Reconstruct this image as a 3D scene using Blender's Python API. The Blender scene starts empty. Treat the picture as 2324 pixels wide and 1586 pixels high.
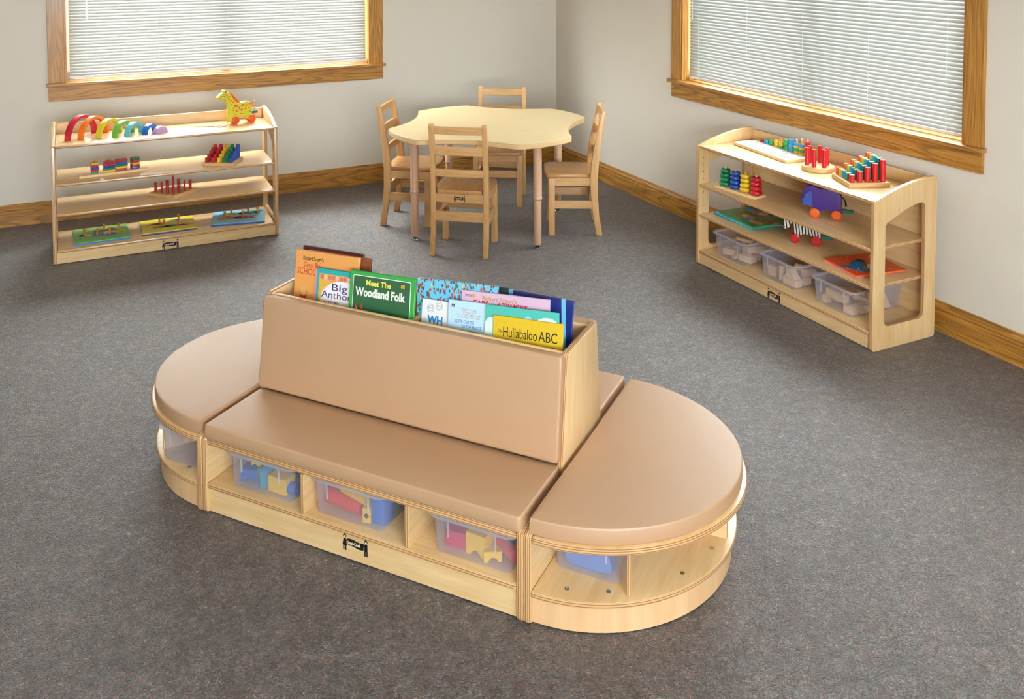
import bpy, bmesh, math, random
from math import sin, cos, pi, radians, sqrt
from mathutils import Vector, Matrix
SC = bpy.context.scene
COL = SC.collection
# ------------------------------------------------------------------ materials
def lin(r, g, b):
    f = lambda c: (c/12.92 if c <= .04045 else ((c+.055)/1.055)**2.4)
    return (f(r/255), f(g/255), f(b/255), 1)
class NT:
    def __init__(s, name):
        s.m = bpy.data.materials.new(name); s.m.use_nodes = True
        s.t = s.m.node_tree; s.t.nodes.clear()
        s.out = s.n('ShaderNodeOutputMaterial')
    def n(s, typ, **k):
        x = s.t.nodes.new(typ)
        for a, v in k.items():
            if a.startswith('i_'):
                key = a[2:]; key = int(key) if key.isdigit() else key.replace('_', ' ')
                x.inputs[key].default_value = v
            else: setattr(x, a, v)
        return x
    def l(s, a, ao, b, bi):
        s.t.links.new(a.outputs[ao], b.inputs[bi])
    def coord(s, scale=(1, 1, 1), rot=(0, 0, 0), out='Object', loc=(0, 0, 0)):
        c = s.n('ShaderNodeTexCoord'); m = s.n('ShaderNodeMapping')
        m.inputs['Scale'].default_value = scale; m.inputs['Rotation'].default_value = rot; m.inputs['Location'].default_value = loc
        s.l(c, out, m, 'Vector'); return m
    def ramp(s, stops, interp='LINEAR'):
        r = s.n('ShaderNodeValToRGB'); r.color_ramp.interpolation = interp
        e = r.color_ramp.elements
        while len(e) < len(stops): e.new(.5)
        for i, (p, c) in enumerate(stops): e[i].position = p; e[i].color = c
        return r
    def mix(s, fac, a, b, blend='MIX'):
        x = s.n('ShaderNodeMix', data_type='RGBA', blend_type=blend)
        for idx, v in ((0, fac), (6, a), (7, b)):
            if isinstance(v, tuple) and isinstance(v[0], bpy.types.Node): s.t.links.new(v[0].outputs[v[1]], x.inputs[idx])
            else: x.inputs[idx].default_value = v
        return (x, 2)
    def math(s, op, a, b=0., c=None):
        x = s.n('ShaderNodeMath', operation=op)
        for i, v in enumerate((a, b) if c is None else (a, b, c)):
            if isinstance(v, tuple): s.t.links.new(v[0].outputs[v[1]], x.inputs[i])
            else: x.inputs[i].default_value = v
        return (x, 0)
    def bsdf(s, col, rough=.5, spec=.5, coat=0, coat_rough=.1, sheen=0, bump=None, bstr=.3, bdist=.001, metal=0, link=True):
        p = s.n('ShaderNodeBsdfPrincipled')
        if isinstance(col, tuple) and isinstance(col[0], bpy.types.Node): s.t.links.new(col[0].outputs[col[1]], p.inputs['Base Color'])
        else: p.inputs['Base Color'].default_value = col
        if isinstance(rough, tuple): s.t.links.new(rough[0].outputs[rough[1]], p.inputs['Roughness'])
        else: p.inputs['Roughness'].default_value = rough
        p.inputs['Specular IOR Level'].default_value = spec
        p.inputs['Coat Weight'].default_value = coat; p.inputs['Coat Roughness'].default_value = coat_rough
        p.inputs['Metallic'].default_value = metal
        if sheen:
            p.inputs['Sheen Weight'].default_value = sheen; p.inputs['Sheen Roughness'].default_value = .5
        if bump:
            b = s.n('ShaderNodeBump'); b.inputs['Strength'].default_value = bstr; b.inputs['Distance'].default_value = bdist
            s.t.links.new(bump[0].outputs[bump[1]], b.inputs['Height']); s.l(b, 0, p, 'Normal')
        if link: s.l(p, 0, s.out, 0)
        return p
CACHE = {}
def paint(r, g, b, rough=.4, spec=.5, coat=0, metal=0):
    """painted or plastic surface with a very slight mottling"""
    k = ('paint', r, g, b, rough, spec, coat, metal)
    if k in CACHE: return CACHE[k]
    s = NT('paint'); c = lin(r, g, b); d = tuple(x*.9 for x in c[:3])+(1,)
    nz = s.n('ShaderNodeTexNoise'); nz.inputs['Scale'].default_value = 60; nz.inputs['Detail'].default_value = 2
    s.l(s.coord(), 0, nz, 'Vector')
    s.bsdf(s.mix((nz, 0), d, c), rough, spec, coat, metal=metal)
    CACHE[k] = s.m; return s.m
def wood(name, light, dark, grain=(1, 14, 14), scale=9, rough=.4, coat=.15, contrast=(.35, .7), rings=0., ringscale=5, seed=0, strips=None, fac2=.0):
    """long-grained wood: noise stretched along the grain (x of the mapping), optional cathedral rings and glued strips"""
    s = NT(name)
    m = s.coord(grain, loc=(seed, seed*1.7, seed*.6))
    nz = s.n('ShaderNodeTexNoise'); nz.inputs['Scale'].default_value = scale; nz.inputs['Detail'].default_value = 6; nz.inputs['Roughness'].default_value = .65
    s.l(m, 0, nz, 'Vector')
    r = s.ramp([(contrast[0], dark), (contrast[1], light)]); s.l(nz, 0, r, 0)
    col = (r, 0)
    if rings:
        g2 = tuple(x*.42 if x < 2 else x*.3 for x in grain)
        m2 = s.coord(g2, loc=(seed*2.3, seed, seed))
        n2 = s.n('ShaderNodeTexNoise'); n2.inputs['Scale'].default_value = ringscale; n2.inputs['Detail'].default_value = 1.5; n2.inputs['Roughness'].default_value = .4
        s.l(m2, 0, n2, 'Vector')
        a = s.math('MULTIPLY', (n2, 0), 13.); a = s.math('FRACT', a)
        r2 = s.ramp([(0, (1, 1, 1, 1)), (.12, (0, 0, 0, 1)), (.62, (.0, .0, .0, 1)), (.95, (.9, .9, .9, 1))]); s.t.links.new(a[0].outputs[0], r2.inputs[0])
        f = s.math('MULTIPLY', (r2, 0), rings)
        col = s.mix(f, col, tuple(x*.55 for x in dark[:3])+(1,))
    if strips:
        ax, w, amt = strips
        c = s.n('ShaderNodeTexCoord'); sp = s.n('ShaderNodeSeparateXYZ'); s.l(c, 'Object', sp, 0)
        a = s.math('DIVIDE', (sp, ax), w); a = s.math('FLOOR', a); wn = s.n('ShaderNodeTexWhiteNoise', noise_dimensions='1D'); s.t.links.new(a[0].outputs[0], wn.inputs['W'])
        f = s.math('MULTIPLY', (wn, 0), amt)
        col = s.mix(f, col, dark)
    s.bsdf(col, rough, .5, coat, .15, bump=(nz, 0), bstr=.08, bdist=.0005)
    return s.m
def ply(axis, thick, light=lin(230, 198, 148), dark=lin(212, 171, 116), along=0, rough=.3, coat=.35, key=None):
    """birch plywood: pale veneer on both faces, brown glue lines showing on the edges"""
    k = ('ply', axis, thick, along, key, rough)
    if k in CACHE: return CACHE[k]
    s = NT('birch_plywood')
    g = [10, 10, 10]; g[along] = 1.0
    nz = s.n('ShaderNodeTexNoise'); nz.inputs['Scale'].default_value = 4.5; nz.inputs['Detail'].default_value = 5; nz.inputs['Roughness'].default_value = .6
    s.l(s.coord(tuple(g)), 0, nz, 'Vector')
    n2 = s.n('ShaderNodeTexNoise'); n2.inputs['Scale'].default_value = 3; n2.inputs['Detail'].default_value = 2; s.l(s.coord(), 0, n2, 'Vector')
    mm = s.math('ADD', (nz, 0), s.math('MULTIPLY', (n2, 0), .6))
    r = s.ramp([(.55, dark), (1.0, light)]); s.t.links.new(mm[0].outputs[0], r.inputs[0])
    c = s.n('ShaderNodeTexCoord'); sp = s.n('ShaderNodeSeparateXYZ'); s.l(c, 'Object', sp, 0)
    t = s.math('ABSOLUTE', (sp, axis))
    edge = s.math('LESS_THAN', t, thick/2-.0013)
    st = s.math('ADD', s.math('MULTIPLY', s.math('SINE', s.math('MULTIPLY', t, 2*pi/.0044)), .5), .5)
    lines = s.ramp([(.2, lin(140, 96, 54)), (.5, lin(198, 152, 102)), (.9, lin(214, 172, 122))]); s.t.links.new(st[0].outputs[0], lines.inputs[0])
    col = s.mix(edge, (r, 0), (lines, 0))
    s.bsdf(col, rough, .5, coat, .12, bump=(nz, 0), bstr=.03, bdist=.0004)
    CACHE[k] = s.m; return s.m
def vinyl():
    s = NT('tan_vinyl')
    v = s.n('ShaderNodeTexVoronoi', feature='DISTANCE_TO_EDGE'); v.inputs['Scale'].default_value = 420; s.l(s.coord(), 0, v, 'Vector')
    nz = s.n('ShaderNodeTexNoise'); nz.inputs['Scale'].default_value = 7; nz.inputs['Detail'].default_value = 3; s.l(s.coord(), 0, nz, 'Vector')
    h = s.math('ADD', s.math('MULTIPLY', (v, 0), .25), s.math('MULTIPLY', (nz, 0), 3.0))
    col = s.mix((nz, 0), lin(181, 142, 107), lin(187, 148, 113))
    s.bsdf(col, .5, .9, .06, .35, bump=h, bstr=.2, bdist=.001)
    return s.m
def carpet():
    s = NT('grey_loop_carpet')
    c = s.coord()
    v = s.n('ShaderNodeTexVoronoi'); v.inputs['Scale'].default_value = 270; s.l(c, 0, v, 'Vector')
    sep = s.n('ShaderNodeSeparateColor'); s.l(v, 'Color', sep, 0)
    r = s.ramp([(0, lin(56, 55, 58)), (.2, lin(80, 81, 85)), (.34, lin(112, 86, 84)), (.44, lin(98, 104, 108)), (.6, lin(122, 123, 124)), (.7, lin(92, 118, 126)), (.8, lin(150, 126, 104)), (.88, lin(128, 88, 88)), (1, lin(176, 168, 160))])
    s.l(sep, 0, r, 0)
    n2 = s.n('ShaderNodeTexNoise'); n2.inputs['Scale'].default_value = 26; n2.inputs['Detail'].default_value = 4; n2.inputs['Roughness'].default_value = .7; s.l(c, 0, n2, 'Vector')
    r2 = s.ramp([(.32, (.40, .385, .375, 1)), (.68, (.82, .81, .82, 1))]); s.l(n2, 0, r2, 0)
    col = s.mix(1., (r, 0), (r2, 0), 'MULTIPLY')
    v2 = s.n('ShaderNodeTexVoronoi'); v2.inputs['Scale'].default_value = 75; s.l(c, 0, v2, 'Vector')
    sp2 = s.n('ShaderNodeSeparateColor'); s.l(v2, 'Color', sp2, 0)
    r3 = s.ramp([(0, (.62, .60, .58, 1)), (.35, (.95, .88, .86, 1)), (.6, (.98, 1.02, 1.08, 1)), (.85, (1.3, 1.22, 1.12, 1)), (1, (1.6, 1.55, 1.5, 1))]); s.l(sp2, 0, r3, 0)
    col = s.mix(.6, col, (r3, 0), 'MULTIPLY')
    n3 = s.n('ShaderNodeTexNoise'); n3.inputs['Scale'].default_value = 7; n3.inputs['Detail'].default_value = 3; s.l(c, 0, n3, 'Vector')
    r4 = s.ramp([(.3, (.88, .87, .86, 1)), (.7, (1.12, 1.12, 1.13, 1))]); s.l(n3, 0, r4, 0)
    col = s.mix(1., col, (r4, 0), 'MULTIPLY')
    h = s.math('ADD', s.math('MULTIPLY', (v, 0), -1.), s.math('MULTIPLY', (n2, 0), .6))
    s.bsdf(col, .46, .95, sheen=.1, bump=h, bstr=.8, bdist=.003)
    return s.m
def walls():
    s = NT('wall_paint')
    nz = s.n('ShaderNodeTexNoise'); nz.inputs['Scale'].default_value = 160; nz.inputs['Detail'].default_value = 4; s.l(s.coord(), 0, nz, 'Vector')
    s.bsdf(lin(226, 217, 203), .6, .35, bump=(nz, 0), bstr=.12, bdist=.002)
    return s.m
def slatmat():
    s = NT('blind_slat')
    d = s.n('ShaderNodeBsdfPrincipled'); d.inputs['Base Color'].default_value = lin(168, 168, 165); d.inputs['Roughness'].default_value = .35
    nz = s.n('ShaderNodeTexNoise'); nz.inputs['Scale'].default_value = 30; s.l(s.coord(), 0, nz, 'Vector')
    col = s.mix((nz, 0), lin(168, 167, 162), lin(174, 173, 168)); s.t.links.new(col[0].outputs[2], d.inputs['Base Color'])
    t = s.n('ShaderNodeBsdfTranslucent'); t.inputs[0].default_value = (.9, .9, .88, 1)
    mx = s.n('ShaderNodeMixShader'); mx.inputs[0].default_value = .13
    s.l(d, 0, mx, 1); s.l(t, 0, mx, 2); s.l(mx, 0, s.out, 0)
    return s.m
def glassmat():
    s = NT('window_glass')
    g = s.n('ShaderNodeBsdfGlossy'); g.inputs['Roughness'].default_value = .02
    t = s.n('ShaderNodeBsdfTransparent'); t.inputs[0].default_value = (.95, .97, .96, 1)
    mx = s.n('ShaderNodeMixShader'); mx.inputs[0].default_value = .06
    s.l(t, 0, mx, 1); s.l(g, 0, mx, 2); s.l(mx, 0, s.out, 0)
    return s.m
def tubmat(name, fac, tint=(240, 240, 250)):
    """frosted clear polypropylene: mostly see-through, with a milky scatter and a gloss"""
    s = NT(name)
    p = s.bsdf(lin(*tint), .25, .5, link=False)
    tl = s.n('ShaderNodeBsdfTranslucent'); tl.inputs[0].default_value = lin(*tint)
    m0 = s.n('ShaderNodeMixShader'); m0.inputs[0].default_value = .45; s.l(p, 0, m0, 1); s.l(tl, 0, m0, 2)
    t = s.n('ShaderNodeBsdfTransparent'); t.inputs[0].default_value = (.97, .97, .99, 1)
    lw = s.n('ShaderNodeLayerWeight'); lw.inputs['Blend'].default_value = .5
    f = s.math('ADD', s.math('MULTIPLY', s.math('POWER', (lw, 1), 3.), .35), fac)
    mx = s.n('ShaderNodeMixShader'); s.t.links.new(f[0].outputs[0], mx.inputs[0])
    s.l(t, 0, mx, 1); s.l(m0, 0, mx, 2); s.l(mx, 0, s.out, 0)
    return s.m
def crowdmat():
    s = NT('crowd_print')
    m = s.coord((1, 1, .62))
    v = s.n('ShaderNodeTexVoronoi'); v.inputs['Scale'].default_value = 125; s.l(m, 0, v, 'Vector')
    sep = s.n('ShaderNodeSeparateColor'); s.l(v, 'Color', sep, 0)
    r = s.ramp([(0, lin(190, 50, 50)), (.2, lin(60, 110, 70)), (.36, lin(120, 80, 60)), (.5, lin(215, 205, 80)), (.58, lin(60, 70, 90)), (.75, lin(150, 110, 80)), (.88, lin(210, 80, 60))], 'CONSTANT')
    s.l(sep, 0, r, 0)
    nz = s.n('ShaderNodeTexNoise'); nz.inputs['Scale'].default_value = 260; s.l(m, 0, nz, 'Vector')
    d = s.math('ADD', (v, 0), s.math('MULTIPLY', (nz, 0), .5))
    f = s.math('LESS_THAN', d, .70)
    s.bsdf(s.mix(f, lin(105, 190, 225), (r, 0)), .3, .5, .3)
    return s.m
def zebramat():
    s = NT('zebra_stripes')
    w = s.n('ShaderNodeTexWave', bands_direction='X'); w.inputs['Scale'].default_value = 22; w.inputs['Distortion'].default_value = 2.2; w.inputs['Detail'].default_value = 1; w.inputs['Detail Scale'].default_value = 1.2
    s.l(s.coord((1, 1, .55), (0, .25, 0)), 0, w, 'Vector')
    r = s.ramp([(0, lin(18, 18, 18)), (.33, lin(18, 18, 18)), (.38, lin(226, 222, 212))]); s.l(w, 0, r, 0)
    s.bsdf((r, 0), .35, .5, .3)
    return s.m
M = {}
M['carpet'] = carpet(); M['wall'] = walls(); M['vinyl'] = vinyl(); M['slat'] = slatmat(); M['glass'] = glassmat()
M['tub'] = tubmat('clear_tub_plastic', .135); M['tubrim'] = tubmat('clear_tub_rim', .34); M['crowd'] = crowdmat(); M['zebra'] = zebramat()
OL, OD = lin(200, 146, 66), lin(158, 106, 40)
M['oak_x'] = wood('oak_along_x', OL, OD, (1, 22, 22), 5, .38, .2, (.35, .68), .75, 2.0, 1)
M['oak_z'] = wood('oak_along_z', OL, OD, (22, 22, 1), 5, .38, .2, (.35, .68), .55, 2.0, 3)
CL, CD = lin(222, 178, 122), lin(198, 146, 88)
M['rub_x'] = wood('rubberwood_x', CL, CD, (1.2, 20, 20), 6, .38, .2, (.3, .72))
M['rub_y'] = wood('rubberwood_y', CL, CD, (20, 1.2, 20), 6, .38, .2, (.3, .72))
M['rub_z'] = wood('rubberwood_z', CL, CD, (20, 20, 1.2), 6, .38, .2, (.3, .72))
M['rub_seat'] = wood('rubberwood_seat', lin(212, 164, 108), lin(176, 124, 70), (14, 1, 14), 6, .3, .35, (.3, .72), strips=(0, .055, .6))
M['beech'] = wood('beech_board', lin(222, 184, 132), lin(204, 160, 106), (1, 16, 16), 6, .45, .1, (.3, .7))
M['pine'] = wood('pale_board', lin(236, 208, 158), lin(220, 184, 126), (1, 14, 14), 6, .45, .1, (.3, .7))
M['block'] = wood('pale_block_wood', lin(226, 196, 160), lin(210, 174, 134), (1, 12, 12), 8, .55, 0, (.3, .7))
M['knob'] = wood('knob_wood', lin(190, 130, 62), lin(165, 105, 45), (12, 12, 1), 8, .35, .2, (.3, .7))
M['laminate'] = wood('maple_laminate', lin(236, 212, 166), lin(229, 201, 151), (1, 7, 7), 6, .33, .1, (.3, .7))
M['tabedge'] = paint(226, 190, 136, .4)
M['tanleg'] = paint(214, 170, 138, .35, .5, .2)
M['chrome'] = paint(190, 190, 190, .2, .5, 0, 1.)
M['white'] = paint(240, 240, 238, .35); M['black'] = paint(16, 15, 15, .45)
M['hole'] = paint(50, 34, 22, .8, .2)
M['logo_white'] = paint(232, 214, 178, .5)
M['ceil'] = paint(236, 234, 228, .8, .2)
RED = paint(196, 24, 40, .35, .5, .25); CRIM = paint(178, 26, 44, .4, .5, .15); BLUE = paint(34, 78, 168, .35, .5, .2); GREEN = paint(10, 124, 78, .35, .5, .2)
YEL = paint(232, 190, 44, .35, .5, .2); ORANGE = paint(240, 106, 36, .35, .5, .3); TEAL = paint(14, 108, 102, .35, .5, .2)
LIME = paint(206, 208, 62, .4); SKYB = paint(54, 160, 220, .35, .5, .2); LEAF = paint(44, 160, 96, .35, .5, .2); VERM = paint(226, 84, 52, .35, .5, .2)
# ------------------------------------------------------------------ mesh builder
class B:
    def __init__(s): s.bm = bmesh.new()
    def _join(s, t, mat=0, mx=None):
        if mx is not None: bmesh.ops.transform(t, matrix=mx, verts=t.verts)
        for f in t.faces: f.material_index = mat
        me = bpy.data.meshes.new('t'); t.to_mesh(me); t.free(); s.bm.from_mesh(me); bpy.data.meshes.remove(me)
        return s
    def _bev(s, t, w, seg, ang=30):
        if w <= 0: return
        t.normal_update()
        es = [e for e in t.edges if len(e.link_faces) == 2 and e.calc_face_angle(0) > radians(ang)]
        if es: bmesh.ops.bevel(t, geom=es, offset=w, segments=seg, profile=.5, affect='EDGES', clamp_overlap=True)
    def box(s, x0, x1, y0, y1, z0, z1, bev=.0015, seg=2, mat=0, mx=None):
        t = bmesh.new()
        bmesh.ops.create_cube(t, size=1, matrix=Matrix.Translation(((x0+x1)/2, (y0+y1)/2, (z0+z1)/2)) @ Matrix.Diagonal((abs(x1-x0), abs(y1-y0), abs(z1-z0), 1)))
        s._bev(t, min(bev, abs(x1-x0)*.45, abs(y1-y0)*.45, abs(z1-z0)*.45), seg)
        return s._join(t, mat, mx)
    def prism(s, pts, a, b, plane='xy', holes=(), bev=0, seg=2, mat=0, mx=None, ang=30):
        """outline in a plane, extruded from a to b along the third axis"""
        t = bmesh.new()
        P = {'xy': lambda p, h: (p[0], p[1], h), 'xz': lambda p, h: (p[0], h, p[1]), 'yz': lambda p, h: (h, p[0], p[1])}[plane]
        if holes:
            es = []
            for loop in [pts]+list(holes):
                vs = [t.verts.new(P(p, a)) for p in loop]
                es += [t.edges.new((vs[i], vs[(i+1) % len(vs)])) for i in range(len(vs))]
            bmesh.ops.triangle_fill(t, use_beauty=True, edges=es)
        else:
            t.faces.new([t.verts.new(P(p, a)) for p in pts])
        r = bmesh.ops.extrude_face_region(t, geom=list(t.faces))
        d = Vector(P((0, 0), b))-Vector(P((0, 0), a))
        bmesh.ops.translate(t, vec=d, verts=[v for v in r['geom'] if isinstance(v, bmesh.types.BMVert)])
        bmesh.ops.recalc_face_normals(t, faces=t.faces)
        s._bev(t, bev, seg, ang)
        return s._join(t, mat, mx)
    def lathe(s, prof, n=28, mat=0, mx=None, axis='z'):
        t = bmesh.new(); rings = []
        for r, z in prof:
            if r < 1e-6: rings.append([t.verts.new((0, 0, z))])
            else: rings.append([t.verts.new((r*cos(2*pi*i/n), r*sin(2*pi*i/n), z)) for i in range(n)])
        for q, w in zip(rings, rings[1:]):
            for i in range(n):
                j = (i+1) % n
                if len(q) == 1 and len(w) == 1: continue
                if len(q) == 1: t.faces.new((q[0], w[j], w[i]))
                elif len(w) == 1: t.faces.new((q[i], q[j], w[0]))
                else: t.faces.new((q[i], q[j], w[j], w[i]))
        bmesh.ops.recalc_face_normals(t, faces=t.faces)
        if axis == 'y': bmesh.ops.rotate(t, matrix=Matrix.Rotation(-pi/2, 3, 'X'), verts=t.verts)
        if axis == 'x': bmesh.ops.rotate(t, matrix=Matrix.Rotation(pi/2, 3, 'Y'), verts=t.verts)
        return s._join(t, mat, mx)
    def cyl(s, x, y, z0, z1, r, r2=None, bev=.001, n=28, mat=0, mx=None):
        r2 = r if r2 is None else r2; b = min(bev, r*.4, r2*.4)
        m = Matrix.Translation((x, y, 0)); m = mx @ m if mx is not None else m
        return s.lathe([(0, z0), (r-b, z0), (r, z0+b), (r2, z1-b), (r2-b, z1), (0, z1)], n, mat, m)
    def tube(s, pts, r, n=8, closed=False, mat=0, mx=None):
        t = bmesh.new(); pts = [Vector(p) for p in pts]; N = len(pts); rings = []
        for i, p in enumerate(pts):
            a = pts[(i-1) % N] if (closed or i > 0) else p; b = pts[(i+1) % N] if (closed or i < N-1) else p
            d = (b-a).normalized(); u = d.cross(Vector((0, 0, 1)))
            if u.length < .05: u = d.cross(Vector((0, 1, 0)))
            u.normalize(); w = d.cross(u)
            rr = r[i] if isinstance(r, (list, tuple)) else r
            rings.append([t.verts.new(p+u*rr*cos(2*pi*k/n)+w*rr*sin(2*pi*k/n)) for k in range(n)])
        for i in range(N if closed else N-1):
            q, w = rings[i], rings[(i+1) % N]
            for k in range(n): t.faces.new((q[k], q[(k+1) % n], w[(k+1) % n], w[k]))
        if not closed:
            t.faces.new(rings[0][::-1]); t.faces.new(rings[-1])
        bmesh.ops.recalc_face_normals(t, faces=t.faces)
        return s._join(t, mat, mx)
    def torus(s, R, r, z, n=28, m=12, mat=0, mx=None, squash=1.):
        return s.lathe([(R+r*cos(2*pi*k/m), z+squash*r*sin(2*pi*k/m)) for k in range(m+1)], n, mat, mx)
    def loft(s, rings, cap0=True, cap1=True, mat=0, mx=None):
        t = bmesh.new(); R = [[t.verts.new(p) for p in q] for q in rings]; n = len(R[0])
        for q, w in zip(R, R[1:]):
            for i in range(n): t.faces.new((q[i], q[(i+1) % n], w[(i+1) % n], w[i]))
        if cap0: t.faces.new(R[0][::-1])
        if cap1: t.faces.new(R[-1])
        bmesh.ops.recalc_face_normals(t, faces=t.faces)
        return s._join(t, mat, mx)
    def text(s, body, size, mat=0, mx=None, ext=.0004, off=0., shear=0., align='LEFT', space=1., sx=1.):
        cu = bpy.data.curves.new('t', 'FONT'); cu.body = body; cu.size = size; cu.extrude = ext; cu.offset = off; cu.shear = shear; cu.align_x = align; cu.space_character = space
        cu.resolution_u = 3
        o = bpy.data.objects.new('t', cu); COL.objects.link(o); bpy.context.view_layer.update()
        me = bpy.data.meshes.new_from_object(o.evaluated_get(bpy.context.evaluated_depsgraph_get()))
        t = bmesh.new(); t.from_mesh(me); bpy.data.objects.remove(o); bpy.data.curves.remove(cu); bpy.data.meshes.remove(me)
        if sx != 1: bmesh.ops.scale(t, vec=(sx, 1, 1), verts=t.verts)
        return s._join(t, mat, mx)
def fin(b, name, mats, parent=None, loc=(0, 0, 0), rot=(0, 0, 0), smooth=20, recentre=False):
    """link what a builder holds as ONE mesh object"""
    mats = mats if isinstance(mats, (list, tuple)) else [mats]
    if recentre:
        vs = b.bm.verts; lo = Vector([min(v.co[i] for v in vs) for i in range(3)]); hi = Vector([max(v.co[i] for v in vs) for i in range(3)]); c = (lo+hi)/2
        bmesh.ops.translate(b.bm, vec=-c, verts=b.bm.verts); loc = Vector(loc)+Matrix.Rotation(rot[2], 3, 'Z') @ c
    me = bpy.data.meshes.new(name); b.bm.to_mesh(me); b.bm.free()
    for m in mats: me.materials.append(m)
    me.shade_smooth(); me.set_sharp_from_angle(angle=radians(smooth))
    o = bpy.data.objects.new(name, me); COL.objects.link(o); o.location = loc; o.rotation_euler = rot
    if parent is not None: o.parent = parent
    return o
def tag(o, label, cat, group=None):
    o['label'] = label; o['category'] = cat
    if group: o['group'] = group
    return o
def empty(name, loc=(0, 0, 0), rz=0.):
    o = bpy.data.objects.new(name, None); o.empty_display_size = .05; COL.objects.link(o); o.location = loc; o.rotation_euler = (0, 0, rz); return o
def thing(name, label, cat, loc=(0, 0, 0), rz=0., group=None): return tag(empty(name, loc, rz), label, cat, group)
def struct(o): o['kind'] = 'structure'; return o
KIDS = {}
def children(o): return [c for c in COL.objects if c.parent == o]
def dup(o, loc=None, rz=None, label=None, group=None, parent=None):
    c = o.copy(); COL.objects.link(c)
    if parent is not None: c.parent = parent
    if loc is not None: c.location = loc
    if rz is not None: c.rotation_euler = (c.rotation_euler[0], c.rotation_euler[1], rz)
    if label: c['label'] = label
    if group: c['group'] = group
    for k in children(o): dup(k, parent=c)
    return c
def W(pose, u, v, z=0.):
    x, y, a = pose; return Vector((x+u*cos(a)-v*sin(a), y+u*sin(a)+v*cos(a), z))
def rrect(x0, x1, y0, y1, r, n=6):
    P = []
    for cx, cy, a0 in ((x1-r, y1-r, 0), (x0+r, y1-r, 90), (x0+r, y0+r, 180), (x1-r, y0+r, 270)):
        P += [(cx+r*cos(radians(a0+90*i/n)), cy+r*sin(radians(a0+90*i/n))) for i in range(n+1)]
    return P
def circ(x, y, r, n=24, ry=None, ph=0.):
    ry = r if ry is None else ry
    return [(x+r*cos(2*pi*i/n+ph), y+ry*sin(2*pi*i/n+ph)) for i in range(n)]
def spline(pts, k=4, closed=True):
    """Catmull-Rom through the points"""
    n = len(pts); out = []
    for i in range(n if closed else n-1):
        g = (lambda j: pts[j % n]) if closed else (lambda j: pts[min(max(j, 0), n-1)])
        p0, p1, p2, p3 = g(i-1), g(i), g(i+1), g(i+2)
        for s in range(k):
            t = s/k
            out.append(tuple(.5*(2*p1[d]+(p2[d]-p0[d])*t+(2*p0[d]-5*p1[d]+4*p2[d]-p3[d])*t*t+(3*p1[d]-p0[d]-3*p2[d]+p3[d])*t**3) for d in range(len(p1))))
    if not closed: out.append(tuple(pts[-1]))
    return out
# ------------------------------------------------------------------ the room
A0 = .4565; CX, CY = .3549, 7.3582
PL = (CX, CY, A0+pi); PR = (CX, CY, A0-pi/2)        # left wall: +y of its frame is into the room; right wall: -y
LEN_L, LEN_R, HC = 6.6, 8.4, 2.75
def cornerpt(u, v): return (CX-cos(A0)*u+sin(A0)*v, CY-sin(A0)*u-cos(A0)*v)    # u along left wall, v along right wall
b = B(); b.prism([cornerpt(-.2, -.2), cornerpt(LEN_L+.2, -.2), cornerpt(LEN_L+.2, LEN_R+.2), cornerpt(-.2, LEN_R+.2)], -.1, 0)
struct(fin(b, 'floor', M['carpet']))
b = B(); b.prism([cornerpt(-.2, -.2), cornerpt(LEN_L+.2, -.2), cornerpt(LEN_L+.2, LEN_R+.2), cornerpt(-.2, LEN_R+.2)], HC, HC+.1)
struct(fin(b, 'ceiling', M['ceil']))
Z0, Z1 = .86, 2.16
def wall(name, pose, sy, length, op):
    b = B(); T = .16
    def bx(u0, u1, z0, z1): b.box(u0, u1, *sorted((0, -T*sy)), z0, z1, 0)
    if op:
        u0, u1 = op
        bx(-.16, u0, 0, HC); bx(u1, length, 0, HC); bx(u0, u1, 0, Z0); bx(u0, u1, Z1, HC)
    else: bx(-.16, length, 0, HC)
    return struct(fin(b, name, M['wall'], None, (pose[0], pose[1], 0), (0, 0, pose[2])))
OPL, OPR = (1.55, 3.555), (1.672, 3.728)
wall('wall_left', PL, 1, LEN_L, OPL); wall('wall_right', PR, -1, LEN_R, OPR)
x, y = cornerpt(LEN_L, 0); wall('wall_side', (x, y, A0-pi/2), 1, LEN_R, None)
x, y = cornerpt(0, LEN_R); PREAR = (x, y, A0+pi); OPREAR = (2.0, 5.0); wall('wall_rear', PREAR, -1, LEN_L, OPREAR)
def baseboard(name, pose, sy, length):
    prof = [(0, 0), (.018, 0), (.018, .094), (.0145, .098), (.0145, .1), (.018, .104), (.018, .113), (.012, .121), (.008, .127), (.009, .131), (.006, .136), (0, .136)]
    b = B(); b.prism([(sy*p[0], p[1]) for p in prof], 0, length, 'yz')
    return struct(fin(b, name, M['oak_x'], None, (pose[0], pose[1], 0), (0, 0, pose[2])))
baseboard('baseboard_left', PL, 1, LEN_L); baseboard('baseboard_right', PR, -1, LEN_R)
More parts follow.
